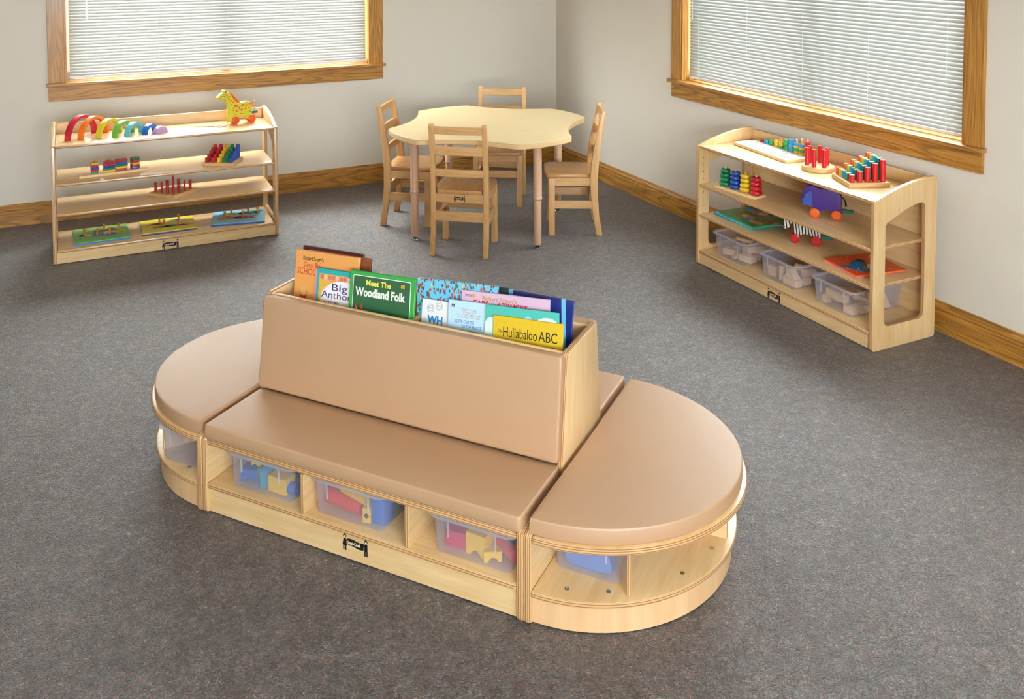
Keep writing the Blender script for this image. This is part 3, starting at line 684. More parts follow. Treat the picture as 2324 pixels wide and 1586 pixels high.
# geometric board of 25: front row of red cylinders rises to the right
r = thing('shape_peg_board', 'square wooden board of coloured shape pegs in five rows on the top shelf', 'peg board', W(PB, 1.0185, .069, TOPZ[0]), PB[2]+1.18)
fin(B().box(0, .192, 0, .192, 0, .022, .0025), 'board', M['beech'], r)
for j, (c, kd) in enumerate(((RED, 'round'), (GREEN, 'square'), (SKYB, 'tri'), (LIME, 'square'), (VERM, 'square'))):
    for i in range(5):
        fin(peg(B(), kd, .0125 if kd != 'square' else .0122, .034+.0165*i, .022), 'peg', c, r, (.024+i*.036, .024+j*.036, 0))
# ring stacker
r = thing('ring_stacker', 'long wooden base with green, blue, yellow and red ring stacks on the second shelf', 'stacking toy', W(PB, .118, .028, TOPZ[1]), PB[2]+.125)
fin(B().box(0, .285, 0, .084, 0, .014, .003), 'base', M['pine'], r)
for k, (c, rgb) in enumerate(((GREEN, 0), (BLUE, 0), (YEL, 0), (RED, 0))):
    x = .04+k*.0715; y = .042
    fin(B().lathe([(0, .014), (.005, .014), (.005, .112), (.0035, .117), (0, .118)], 14), 'rod', M['beech'], r, (x, y, 0))
    for q in range(4):
        R = .0215-.0018*q
        fin(B().lathe([(.0056, .0148+.0235*q)]+[(R+.0105*cos(t), .026+.0235*q+.0115*sin(t)) for t in [-pi/2+pi*m/12 for m in range(13)]]+[(.0056, .0372+.0235*q), (.0056, .0148+.0235*q)], 26), 'ring', c, r, (x, y, 0))
# ------------------------------------------------------------------ puzzles
def blob(cx, cy, rx, ry, seed, n=9, j=.3):
    g = random.Random(seed); return spline([(cx+rx*(1+g.uniform(-j, j))*cos(2*pi*k/n), cy+ry*(1+g.uniform(-j, j))*sin(2*pi*k/n)) for k in range(n)], 3)
def knob_puzzle(label, pose, fl, fr, depth, z, top, edge, pieces):
    r, w = frame_board('knob_puzzle', label, 'puzzle', pose, fl, fr, depth, z, .009, edge); r['group'] = 'knob puzzles'
    fin(B().box(.0005, w-.0005, .0005, depth-.0005, .009, .0135, .0008), 'picture_face', top, r)
    for x, y, shapes, h in pieces:
        b = B(); mats = []
        for sh in shapes:
            m = paint(*sh[0], .45, .4); b.prism(sh[1], .0132, .0150, bev=0, mat=len(mats)); mats.append(m)
        p = fin(b, 'puzzle_piece', mats, r)
        fin(B().lathe([(0, .015), (.0066, .015), (.0052, .024), (.0052, .033), (.0072, .042), (.0078, .048), (.0062, .0515), (0, .052)], 18), 'knob', M['knob'], p, (x, y, 0))
    return r, w
def fishsh(cx, cy, s, c1, c2, c3, fl=1, seed=0):
    s *= 1.22
    f = lambda P: [(cx+fl*x*s, cy+y*s) for x, y in P]
    return [(c1, f(spline([(-.045, 0), (-.02, .018), (.015, .014), (.03, .0), (.015, -.016), (-.02, -.018)], 4))), (c2, f([(.025, .0), (.06, .02), (.05, 0), (.06, -.02)])), (c3, f(spline([(-.02, .014), (0, .03), (.02, .012)], 3)))]
def bird(cx, cy, s, c1, c2, fl=1):
    s *= 1.22
    f = lambda P: [(cx+fl*x*s, cy+y*s) for x, y in P]
    return [(c1, f(spline([(-.06, -.006), (-.03, .012), (0, .014), (.022, .008), (.03, .0), (.01, -.014), (-.02, -.012)], 4))), (c2, f([(.026, .006), (.042, -.002), (.026, -.006)])), (tuple(int(x*.7) for x in c1), f(spline([(-.03, 0), (.005, .006), (-.005, -.012), (-.025, -.008)], 3)))]
def person(cx, cy, s, top, trous, hair, skin=(232, 180, 140)):
    s *= 1.22
    f = lambda P: [(cx+x*s, cy+y*s) for x, y in P]
    return [(top, f([(-.015, -.012), (.02, -.016), (.022, .014), (-.015, .012)])), (trous, f([(.02, -.016), (.06, -.022), (.06, -.006), (.03, 0), (.06, .008), (.058, .02), (.022, .014)])), (hair, f(circ(-.03, 0, .016, 14))), (skin, f(circ(-.026, -.003, .011, 12)))]
knob_puzzle('green knob puzzle with small figures and a blue edge on the bottom shelf', PA, (.1028, .0484), (.3974, .0579), .262, TOPZ[3], paint(104, 172, 66, .35, .5, .2), paint(36, 120, 186, .4),
    [(.06, .135, person(.075, .13, .85, (226, 196, 60), (96, 128, 180), (110, 80, 50)), 0), (.125, .115, [((96, 130, 186), blob(.135, .1, .032, .026, 3))], 0), (.165, .19, person(.16, .185, .95, (200, 44, 60), (196, 40, 56), (130, 60, 50), (190, 60, 60)), 0), (.19, .1, [((70, 120, 190), blob(.19, .09, .035, .022, 7)), ((226, 222, 214), blob(.178, .135, .018, .03, 8))], 0), (.24, .165, [((232, 204, 80), blob(.24, .15, .034, .024, 5)), ((226, 214, 190), blob(.235, .19, .025, .02, 9))], 0)])
knob_puzzle('yellow knob puzzle with bird shapes and a dark blue edge on the bottom shelf', PA, (.4585, .0677), (.7588, .0671), .262, TOPZ[3], paint(226, 204, 44, .35, .5, .2), paint(36, 58, 140, .4),
    [(.105, .17, bird(.1, .16, 1.0, (222, 124, 50), (150, 80, 50)), 0), (.125, .105, bird(.125, .095, 1.25, (98, 154, 72), (80, 120, 60), -1), 0), (.215, .2, bird(.215, .2, .9, (140, 186, 216), (90, 130, 170)), 0), (.21, .105, bird(.22, .085, .95, (206, 158, 106), (120, 80, 50), -1), 0)])
knob_puzzle('light blue knob puzzle with fish shapes and a blue edge on the bottom shelf', PA, (.8367, .08), (1.1396, .0231), .262, TOPZ[3], paint(124, 190, 222, .35, .5, .2), paint(24, 84, 168, .4),
    [(.075, .12, fishsh(.085, .105, 1.0, (206, 128, 80), (222, 130, 70), (150, 130, 70)), 0), (.11, .185, fishsh(.11, .18, 1.0, (200, 178, 62), (96, 130, 60), (90, 130, 60)), 0), (.18, .115, fishsh(.175, .1, 1.05, (178, 62, 66), (190, 70, 60), (160, 50, 60)), 0), (.21, .185, fishsh(.2, .185, 1.0, (96, 142, 66), (80, 120, 60), (80, 120, 60)), 0), (.265, .19, [((92, 140, 66), blob(.265, .175, .016, .045, 21)), ((92, 140, 66), [(.25, .2), (.28, .2), (.3, .225), (.265, .212), (.235, .225)])], 0)])
def flat_puzzle(label, pose, fl, fr, depth, z, th, face, edge, extra):
    r, w = frame_board('wooden_puzzle', label, 'puzzle', pose, fl, fr, depth, z, th*.55, edge)
    fin(B().box(0, w, 0, depth, th*.55, th, .001), 'picture_face', face, r)
    for nm, shapes in extra:
        b = B(); mats = []
        for sh in shapes: b.prism(sh[1], th-.0002, th+.0006+.0002*len(mats), mat=len(mats)); mats.append(paint(*sh[0], .4))
        fin(b, nm, mats, r)
    return r
flat_puzzle('light blue puzzle tray lying under the green puzzle on the third shelf', PB, (.0535, .078), (.3702, .0704), .235, TOPZ[2], .011, paint(96, 200, 226, .35), paint(40, 150, 190, .4), [])
ex = []
ani = [((96, 130, 196), (206, 60, 66), (220, 130, 140), .06, .165), ((160, 90, 54), (226, 190, 60), (196, 120, 110), .09, .075), ((60, 130, 200), (210, 140, 120), (200, 110, 90), .185, .05), ((226, 190, 60), (120, 90, 50), (150, 150, 150), .13, .21), ((150, 80, 60), (170, 60, 50), (150, 160, 150), .24, .13)]
for k, (c1, c2, c3, x, y) in enumerate(ani):
    ex.append(('puzzle_piece', [(c1, blob(x, y, .035, .024, 40+k)), (c2, blob(x+.045, y+.008, .025, .022, 50+k)), (c3, blob(x+.08, y+.016, .026, .02, 60+k))]))
flat_puzzle('green puzzle with coloured animal shapes lying on a light blue tray on the third shelf', PB, (.0774, .092), (.3867, .0603), .232, TOPZ[2]+.0118, .011, paint(60, 132, 56, .3, .5, .25), paint(24, 150, 116, .4), ex)
flat_puzzle('pink puzzle board mostly hidden under the orange bird puzzle on the third shelf', PB, (.886, .060), (1.109, .0388), .262, TOPZ[2], .008, paint(228, 160, 196, .4), paint(226, 150, 190, .4), [])
bs = [((20, 116, 190), spline([(.07, .10), (.06, .13), (.085, .155), (.12, .14), (.15, .10), (.185, .085), (.21, .11), (.2, .06), (.17, .04), (.13, .05), (.1, .07)], 4)), ((20, 110, 180), spline([(.12, .055), (.105, .03), (.085, .022), (.105, .012), (.14, .028), (.175, .045)], 4)), ((24, 40, 50), spline([(.064, .125), (.062, .15), (.085, .16), (.105, .15), (.095, .135), (.08, .13)], 3)), ((60, 110, 60), spline([(.12, .135), (.135, .16), (.17, .135), (.2, .105), (.18, .098), (.15, .112)], 4)), ((206, 214, 190), spline([(.128, .142), (.14, .152), (.168, .13), (.186, .112), (.17, .11), (.15, .122)], 3))]
dots = [((238, 214, 180), circ(x, y, .0022, 8)) for x, y in ((.03, .04), (.05, .09), (.03, .16), (.06, .2), (.1, .21), (.15, .19), (.19, .17), (.21, .2), (.2, .03), (.12, .09), (.15, .02), (.04, .22), (.13, .23), (.17, .06), (.22, .14), (.02, .11))]
flat_puzzle('orange puzzle with a blue bird, lying at the end of the third shelf', PB, (.8822, .0593), (1.1138, .0215), .268, TOPZ[2]+.0088, .008, paint(226, 84, 40, .35, .5, .2), paint(244, 120, 40, .4), [('bird_picture', bs), ('dot_print', dots)])
# ------------------------------------------------------------------ table and chairs
TX, TY, TZ = -.140, 5.68, .64
tb = thing('clover_table', 'low maple topped table with four scalloped sides on tan tube legs', 'table', (TX, TY, 0), radians(33))
out = []; Rt, hw_, mid = .634, radians(17.3), .500
for k in range(4):
    a = k*pi/2
    for q in range(9): th = a-hw_+2*hw_*q/8; out.append((Rt*cos(th), Rt*sin(th)))
    p = Vector((Rt*cos(a+hw_), Rt*sin(a+hw_))); q_ = Vector((Rt*cos(a+pi/2-hw_), Rt*sin(a+pi/2-hw_))); m = (p+q_)/2; nrm = m.normalized(); sag = m.length-mid
    for q in range(1, 14):
        f = q/14; c = p.lerp(q_, f)-nrm*sag*4*f*(1-f)*(1-.15*(2*f-1)**2); out.append((c.x, c.y))
for _ in range(2): out = [tuple(Vector(out[i])*(1-f)+Vector(out[(i+1) % len(out)])*f) for i in range(len(out)) for f in (.25, .75)]
top = fin(B().prism(out, TZ-.004, TZ, bev=.0015, ang=50), 'tabletop', M['laminate'], tb)
fin(B().prism([(x*.9995, y*.9995) for x, y in out], TZ-.031, TZ-.0042, bev=.004, ang=50), 'edge_band', M['tabedge'], top)
for k in range(4):
    a = k*pi/2; x, y = .525*cos(a), .525*sin(a)
    b = B().lathe([(0, .280), (.0215, .280), (.0262, .284), (.0275, .290), (.0262, .296), (.0248, .302), (.0248, TZ-.031), (0, TZ-.031)], 32)
    for z in (.33, .37, .41, .45, .49, .53): b.lathe([(0, 0), (.0045, 0), (.003, .0016), (0, .002)], 10, 1, Matrix.Rotation(a+radians(-160), 4, 'Z') @ Matrix.Translation((.0246, 0, z-.03)) @ Matrix.Rotation(pi/2, 4, 'Y'))
    lg = fin(b, 'leg', [M['tanleg'], M['chrome']], tb, (x, y, 0))
    fin(B().lathe([(0, .022), (.0205, .022), (.0218, .028), (.0218, .28), (0, .28)], 32), 'leg_insert', M['tanleg'], lg)
    fin(B().lathe([(0, 0), (.022, 0), (.024, .003), (.022, .007), (.009, .012), (.009, .023), (0, .023)], 24), 'foot_glide', M['chrome'], lg)
def chair(label):
    r = thing('ladderback_chair', label, 'chair', group='chairs around the clover table')
    w = .166; lt = .028
    prof = [(-.178, 0), (-.142, 0), (-.122, .12), (-.108, .24), (-.103, .33), (-.108, .42), (-.125, .53), (-.150, .65), (-.170, .738), (-.174, .750), (-.182, .756), (-.192, .752), (-.198, .742), (-.180, .62), (-.160, .49), (-.150, .36), (-.150, .25), (-.158, .13)]
    for s in (-1, 1):
        x0, x1 = sorted((s*w, s*(w-lt)))
        fin(B().prism(prof, x0, x1, 'yz', bev=.004, seg=3), 'leg', M['rub_z'], r, recentre=True)
    for s in (-1, 1):
        x0, x1 = sorted((s*(w-.002), s*(w-.036)))
        fin(B().box(x0, x1, .108, .146, 0, .348, .004, 3), 'leg', M['rub_z'], r, recentre=True)
    def yb(z): return -.129-(z-.36)*.14 if z > .36 else -.129
    for z0, z1 in ((.696, .739), (.575, .623), (.449, .492)):
        y = yb((z0+z1)/2); P = []; n = 10; wi = w-lt+.004
        for k in range(n+1): xx = -wi+2*wi*k/n; P.append((xx, y-.008-.010*(1-(xx/wi)**2)))
        for k in range(n, -1, -1): xx = -wi+2*wi*k/n; P.append((xx, y+.009-.010*(1-(xx/wi)**2)))
        fin(B().prism(P, z0, z1, bev=.003), 'back_rail', M['rub_x'], r, recentre=True)
    so = [(-.13, -.148), (.13, -.148), (.131, -.1), (.15, -.098), (.158, -.05), (.165, .06), (.164, .12), (.150, .155), (.115, .168), (0, .171), (-.115, .168), (-.150, .155), (-.164, .12), (-.165, .06), (-.158, -.05), (-.15, -.098), (-.131, -.1)]
    fin(B().prism(so, .349, .372, bev=.006, seg=3), 'seat', M['rub_seat'], r, smooth=32)
    for s in (-1, 1):
        x0, x1 = sorted((s*(w-.008), s*(w-.026)))
        fin(B().box(x0, x1, -.11, .112, .3, .349, .002), 'apron', M['rub_y'], r, recentre=True)
        fin(B().box(x0, x1, -.128, .112, .162, .21, .003), 'stretcher', M['rub_y'], r, recentre=True)
    fin(B().box(-w+.034, w-.034, .118, .136, .3, .349, .002), 'apron', M['rub_x'], r, recentre=True)
    ba = fin(B().box(-w+lt-.004, w-lt+.004, -.142, -.124, .3, .35, .002), 'apron', M['rub_x'], r, recentre=True)
    fin(B().box(-w+lt-.004, w-lt+.004, -.148, -.13, .194, .25, .003), 'stretcher', M['rub_x'], r, recentre=True)
    fin(B().box(-w+.034, w-.034, .118, .136, .195, .242, .003), 'stretcher', M['rub_x'], r, recentre=True)
    return r, ba
ch, ba = chair('light wood ladderback chair with its back to the big bench, before the clover table')
for loc, deg, lab in (((-.626, 5.79), -8.7, 'light wood ladderback chair between the clover table and the open shelf of arches'), ((.366, 5.62), 179.5, 'light wood ladderback chair between the clover table and the shelf of tubs'), ((-.085, 6.2), -95.5, 'light wood ladderback chair behind the clover table, nearest the room corner')):
    dup(ch, (*loc, 0), radians(deg-90), lab)
ch.location = (-.272, 5.25, 0); ch.rotation_euler = (0, 0, radians(80-90))
fin(logo(B(), .0, -.0092, .0, .72), 'logo', [paint(70, 36, 16, .5), M['logo_white']], ba)
# ------------------------------------------------------------------ reading bench
PC = (-.4704, 2.5442, -.4417); L, D = .549, .869; HP, HS = .245, .236
LOCX = lambda u, v, z: W(PC, u, v, z)
rb = thing('reading_bench', 'double sided birch bench with an open book bin along its middle', 'bench', W(PC, 0, 0, 0), PC[2])
t = .019
PAN = rrect(0, D, 0, HP, .016, 5)
for u in (-L, L-t): fin(B().prism(PAN, u, u+t, 'yz', bev=.005, seg=3), 'side_panel', ply(0, t, along=1), rb, recentre=True)
fin(B().box(-L+t, L-t, .003, D-.003, HS-t, HS, .007, 3), 'seat_board', ply(2, t), rb, recentre=True)
fin(B().box(-L+t, L-t, .002, D-.002, .081, .098, .006, 3), 'shelf', ply(2, .017, rough=.35), rb, recentre=True)
for v, s in ((.014, 1), (D-.028, 0)):
    k = fin(B().box(-L+t, L-t, v, v+.014, .003, .0815, .0012), 'kick_board', ply(1, .014), rb, recentre=True)
    if s: fin(logo(B(), .016, -.0072, .010, .95), 'logo', [M['black'], M['logo_white']], k)
for u in (-.171, .187): fin(B().box(u, u+.0125, .004, D-.004, .098, HS-t, .002), 'divider', ply(0, .0125, along=1), rb, recentre=True)
fin(B().box(-L+t, L-t, D/2-.006, D/2+.006, .098, HS-t, .001), 'middle_panel', ply(1, .012), rb, recentre=True)
EP = [(.268, HS), (.601, HS), (.597, .27), (.560, .575), (.556, .585), (.546, .590), (.325, .590), (.314, .585), (.310, .575), (.272, .27)]
for u in (-L, L-t): fin(B().prism(EP, u, u+t, 'yz', bev=.005, seg=3), 'bin_end_panel', ply(0, t, along=2, key='e'), rb, recentre=True)
for q in ([(.283, HS), (.297, HS), (.338, .583), (.324, .583)], [(D-.283, HS), (D-.324, .583), (D-.338, .583), (D-.297, HS)]):
    fin(B().prism(q, -L+t, L-t, 'yz', bev=.005, seg=3), 'bin_side_board', ply(1, 0, along=0, key='sb'), rb, recentre=True)
fin(B().box(-L+t, L-t, .312, D-.312, .378, .39, .001), 'bin_floor', ply(2, .012), rb, recentre=True)
fin(B().box(-L+t, L-t, .450, .460, .39, .50, .003), 'bin_divider', ply(1, .010, key='bd'), rb, recentre=True)
fin(B().prism([(.318, .391), (.449, .391), (.449, .57), (.338, .57)], -.011, -.001, 'yz', bev=.002), 'bin_divider', ply(0, .010, along=1, key='bd'), rb, recentre=True)
fin(B().prism([(.461, .391), (.551, .391), (.531, .57), (.461, .57)], -.011, -.001, 'yz', bev=.002), 'bin_divider', ply(0, .010, along=1, key='bd'), rb, recentre=True)
# cushions
def cushion(outline, h, r, dome=.004, zb=0.):
    """vinyl pad: straight sides, rolled edges, a softly crowned top; outline counter-clockwise"""
    n = len(outline); P = [Vector(p) for p in outline]; N = []
    for i in range(n):
        e1 = (P[i]-P[i-1]).normalized(); e2 = (P[(i+1) % n]-P[i]).normalized(); nn = Vector((-(e1.y+e2.y), e1.x+e2.x))
        nn.normalize(); N.append(nn/max(.55, nn.dot(Vector((-e1.y, e1.x)))))
    C = sum(P, Vector((0, 0)))/n
    ring = lambda d, z: [(*(p+q*d), z) for p, q in zip(P, N)]
    R = [ring(r*.8, zb), ring(r*.25, zb+r*.3), ring(0, zb+r*.9)]
    R.append(ring(-.0015, zb+h*.5)); R.append(ring(0, zb+h-r*1.05))
    for k in range(1, 6):
        a = pi/2*k/5; R.append(ring(r*(1-cos(a)), zb+h-r+r*sin(a)))
    for f in (.05, .15, .3, .65):
        R.append([(*(((p+q*r)*(1-f)+C*f)), zb+h+dome*min(1, f/.25)*(1+.15*f)) for p, q in zip(P, N)])
    return B().loft(R)
def dense(poly, step):
    out = []
    for i in range(len(poly)):
        a, c = Vector(poly[i]), Vector(poly[(i+1) % len(poly)]); m = max(1, int((c-a).length/step))
        out += [tuple(a.lerp(c, k/m)) for k in range(m)]
    return out
def piping(o, outline, z, inset=.004):
    n = len(outline); c = Vector((sum(p[0] for p in outline)/n, sum(p[1] for p in outline)/n))
    pts = []
    for p in outline:
        v = Vector(p); d = (c-v).normalized(); q = v+d*inset; pts.append((q.x, q.y, z))
    return fin(B().tube(pts, .0013, 6, True), 'seam', M['vinyl'], o, smooth=50)
def seat_cushion(label, pos, rz):
    ol = dense(rrect(-.541, .541, .003, .271, .012, 3), .03)
    o = fin(cushion(ol, .044, .006, .002), 'seat_cushion', M['vinyl'], None, pos, (0, 0, rz), 50)
    tag(o, label, 'cushion', 'bench seat cushions'); return o
seat_cushion('long tan vinyl seat cushion on the bench side above the tubs of coloured blocks', W(PC, 0, 0, HS), PC[2])
seat_cushion('tan vinyl seat cushion behind the book bin, mostly hidden by it', W(PC, 0, D, HS), PC[2]+pi)
def back_cushion(label, side):
    ol = dense(rrect(-.541, .541, 0, .297, .010, 3), .03)
    b = cushion(ol, .038, .007, .002)
    lean = radians(6.7)
    rot = Matrix.Rotation(PC[2]+(0 if side == 0 else pi), 4, 'Z') @ Matrix.Rotation(pi/2-lean, 4, 'X')
    p = W(PC, 0, .2905, .2855) if side == 0 else W(PC, 0, D-.2905, .2855)
    o = fin(b, 'back_cushion', M['vinyl'], None, p, rot.to_euler(), 50)
    tag(o, label, 'cushion', 'bench back cushions'); return o
back_cushion('upright tan vinyl back cushion facing the camera below the row of books', 0)
back_cushion('upright tan vinyl back cushion on the far side of the book bin', 1)
def half_ell(x0, a, bb, n=40): return [(x0+a*cos(-pi/2+pi*k/n), D/2+bb*sin(-pi/2+pi*k/n)) for k in range(n+1)]
def half_unit(label, cushlabel, pos, rz):
    r = thing('half_round_bench', label, 'bench', pos, rz, 'half round end benches')
    fin(B().prism(PAN, 0, t, 'yz', bev=.005, seg=3), 'side_panel', ply(0, t, along=1), r, recentre=True)
    fin(B().prism(half_ell(t, .463, .432), HS-t, HS, bev=.007, seg=3), 'seat_board', ply(2, t, along=1), r, recentre=True, smooth=24)
    fin(B().prism(half_ell(t, .434, .432), .075, .092, bev=.005, seg=3), 'shelf', ply(2, .017, along=1, rough=.35), r, recentre=True, smooth=24)
    o_, i_ = half_ell(t, .419, .418), half_ell(t, .405, .404)
    fin(B().prism(o_+i_[::-1], .003, .075), 'curved_base', wood('maple_base', lin(226, 186, 140), lin(214, 170, 122), (8, 8, 1), 4, .38, .15, (.3, .7)), r, smooth=24)
    for a in (-55, 0, 55):
        mx = Matrix.Translation((t, D/2, 0)) @ Matrix.Rotation(radians(a), 4, 'Z')
        b = B().box(.0, .415, -.0065, .0065, 0, .125, .002)
        o = fin(b, 'divider', ply(1, .013, along=0), r, (t, D/2, .092)); o.rotation_euler = (0, 0, radians(a))
    for a in (-78, -62, -30, -9, 10, 30, 62, 78):
        x, y = t+.39*cos(radians(a)), D/2+.39*sin(radians(a))
        fin(B().lathe([(0, .0004), (.0022, .0004), (.0025, .0012), (.0055, .0014), (.0062, .0008), (.0064, 0), (0, -.0002)], 14), 'screw', M['chrome'], r, (x, y, .092))
    ol = dense([(.012, .016), *half_ell(.020, .448, .426)[1:-1], (.012, D-.016)], .025)
    ol = dense(half_ell(.013, .455, .421), .025)
    c = fin(cushion(ol, .045, .006, .002), 'half_round_cushion', M['vinyl'], None, pos, (0, 0, rz), 50)
    c.location = Vector(pos)+Vector((0, 0, HS))
    piping(c, ol, .0435, .003)
    tag(c, cushlabel, 'cushion', 'half round cushions')
    return r
half_unit('half round birch bench end with an open curved shelf and a tub of blue sheet', 'half round tan cushion on the bench end nearest the camera', W(PC, L+.0015, 0), PC[2])
half_unit('half round birch bench end beyond the bench, with a tub holding a pink toy', 'half round tan cushion with a pale sheen, on the end toward the arches shelf', W(PC, -L-.0015, D), PC[2]+pi)
# ------------------------------------------------------------------ clear tubs
def tub(label, pos, rz, wb, db, wt, dt_, h, ribs=True, group='clear plastic tubs'):
    r = thing('storage_tub', label, 'tub', pos, rz, group)
    th = .0016
    def ring(w, d, z, rr, n=4): return [(x, y, z) for x, y in rrect(-w/2, w/2, -d/2, d/2, rr, n)]
    R = [ring(wb-.02, db-.02, 0, .012), ring(wb-.004, db-.004, .002, .016), ring(wb, db, .008, .018), ring(wt, dt_, h-.012, .024), ring(wt-2*th, dt_-2*th, h-.012, .024), ring(wb-2*th, db-2*th, .009, .017), ring(wb-.006, db-.006, .0036, .015), ring(wb-.022, db-.022, .0022, .011)]
    fin(B().loft(R), 'tub_body', M['tub'], r, smooth=50)
    lip = .010
    R = [ring(wt-2*th, dt_-2*th, h-.0125, .024), ring(wt+.002, dt_+.002, h-.0125, .025), ring(wt+2*lip, dt_+2*lip, h-.009, .03), ring(wt+2*lip+.003, dt_+2*lip+.003, h-.0045, .031), ring(wt+2*lip, dt_+2*lip, h-.001, .03), ring(wt+lip, dt_+lip, h, .027), ring(wt-2*th, dt_-2*th, h-.002, .024)]
    R.append(R[0])
    fin(B().loft(R, False, False), 'rim', M['tubrim'], r, smooth=50)
    if ribs:
        for s in (-1, 1):
            x = s*wb*.31; y1 = -dt_/2-.0012; y0 = -(db+(dt_-db)*.45)/2-.0012
            fin(B().tube([(x, y0, h*.48), (x, (y0+y1)/2, h*.7), (x, y1, h-.012)], .0032, 8), 'rib', M['tubrim'], r)
    return r
def add_block(b, kind, sx, sy, sz):
    if kind == 'brick': b.box(-sx/2, sx/2, -sy/2, sy/2, 0, sz, .002)
    elif kind == 'cylinder': b.lathe([(0, -sx/2), (sy/2-.002, -sx/2), (sy/2, -sx/2+.002), (sy/2, sx/2-.002), (sy/2-.002, sx/2), (0, sx/2)], 28, mx=Matrix.Translation((0, 0, sy/2)) @ Matrix.Rotation(pi/2, 4, 'Y'))
    elif kind == 'post': b.cyl(0, 0, 0, sz, sx/2, bev=.002)
    elif kind == 'wedge': b.prism([(-sx/2, 0), (sx/2, 0), (-sx/2, sz)], -sy/2, sy/2, 'xz', bev=.002)
    elif kind == 'roof': b.prism([(-sx/2, 0), (sx/2, 0), (0, sz)], -sy/2, sy/2, 'xz', bev=.002)
    elif kind == 'arch': b.prism([(-sx/2, 0)]+[(-sx*.26*cos(pi*k/10), sx*.26*sin(pi*k/10)) for k in range(11)]+[(sx/2, 0), (sx/2, sz), (-sx/2, sz)], -sy/2, sy/2, 'xz', bev=.0015)
    elif kind == 'loaf': b.prism([(-sx/2, 0), (sx/2, 0), (sx/2, sz*.55)]+[(sx/2*cos(pi*k/12), sz*.55+sz*.45*sin(pi*k/12)) for k in range(1, 12)]+[(-sx/2, sz*.55)], -sy/2, sy/2, 'xz', bev=.0015)
    elif kind == 'star': b.prism([((sx/2 if k % 2 == 0 else sx*.22)*cos(pi/2+pi*k/5), sx*.46+(sx/2 if k % 2 == 0 else sx*.22)*sin(pi/2+pi*k/5)) for k in range(10)], -sy/2, sy/2, 'xz', bev=.0015)
    return b
def block(name, kind, dims, mat, tubpos, trz, x, y, z, rz, label, group, tilt=0.):
    o = fin(add_block(B(), kind, *dims), name, mat)
    c, s = cos(trz), sin(trz)
    o.location = (tubpos[0]+x*c-y*s, tubpos[1]+x*s+y*c, tubpos[2]+z+.0025)
    o.rotation_euler = (Matrix.Rotation(trz+rz, 3, 'Z') @ Matrix.Rotation(tilt, 3, 'Y')).to_euler()
    return tag(o, label, 'toy block', group)
# wooden blocks in the three tubs of the right shelf
TUBS_B = [(.221, 'farthest from the camera'), (.589, 'in the middle'), (.952, 'nearest the camera')]
MIXES = [
 [('brick', .07, .035, .035, -.06, -.10, .0, .5), ('roof', .07, .035, .036, .0, -.095, .0, 1.2), ('brick', .08, .05, .035, .065, -.085, 0, .2), ('brick', .07, .035, .035, -.07, -.02, 0, 1.4), ('post', .035, 0, .07, -.02, -.03, 0, 0), ('brick', .07, .035, .035, .05, -.02, 0, -.3), ('wedge', .07, .035, .035, .06, .05, 0, .4), ('brick', .10, .035, .035, -.04, .06, 0, .2), ('brick', .10, .05, .035, .05, -.03, .037, 1.3), ('brick', .09, .07, .018, -.03, -.01, .072, .3), ('brick', .07, .035, .035, .0, .10, 0, 0), ('roof', .07, .035, .035, -.05, .05, .037, .9)],
 [('brick', .05, .035, .05, -.085, -.10, 0, .1), ('post', .034, 0, .075, -.02, -.105, 0, 0), ('brick', .09, .04, .035, .055, -.11, 0, 0), ('roof', .08, .04, .045, .05, -.108, .037, 0), ('brick', .07, .035, .035, -.07, -.02, 0, .8), ('brick', .07, .04, .035, .07, -.055, 0, 1.5), ('brick', .07, .035, .035, 0, -.02, 0, .2), ('cylinder', .08, .035, .035, .02, -.01, .037, .4), ('brick', .09, .035, .035, .05, .05, 0, .2), ('wedge', .07, .035, .035, -.05, .06, 0, 1), ('brick', .07, .035, .035, .07, -.02, .037, 1.5)],
 [('brick', .115, .035, .038, -.01, -.115, .037, -.05), ('brick', .03, .03, .035, -.075, -.115, 0, 0), ('brick', .055, .035, .035, .07, -.115, 0, .05), ('brick', .07, .04, .035, -.05, -.05, 0, .3), ('brick', .045, .05, .035, .08, -.06, 0, 0), ('brick', .07, .035, .035, .07, .0, 0, 1.4), ('roof', .075, .03, .07, .085, .07, .0, 1.57), ('brick', .08, .05, .02, -.03, -.03, .04, .6), ('wedge', .07, .035, .035, .04, -.02, .037, .9), ('brick', .07, .035, .035, -.05, .05, 0, .2), ('brick', .07, .035, .035, .02, .09, 0, .1)]]
NAMES = {'brick': 'brick', 'roof': 'triangular block', 'wedge': 'wedge block', 'post': 'round post block', 'cylinder': 'cylinder block', 'loaf': 'round topped block', 'arch': 'arch block', 'star': 'star block'}
for (u, where), mixl in zip(TUBS_B, MIXES):
    p = W(PB, u, .204, TOPZ[3]); 
    tub('clear tub of plain wooden blocks on the bottom shelf, the tub %s' % where, p, PB[2], .226, .308, .252, .318, .122)
    seen = {}
    for q in mixl:
        kd = q[0]
        block('wooden_block', kd, q[1:4], M['block'], p, PB[2], q[4], q[5], q[6], q[7], 'plain wooden %s in the pile inside the shelf tub %s' % (NAMES[kd], where), 'wooden %ss in the tub %s' % (NAMES[kd], where))
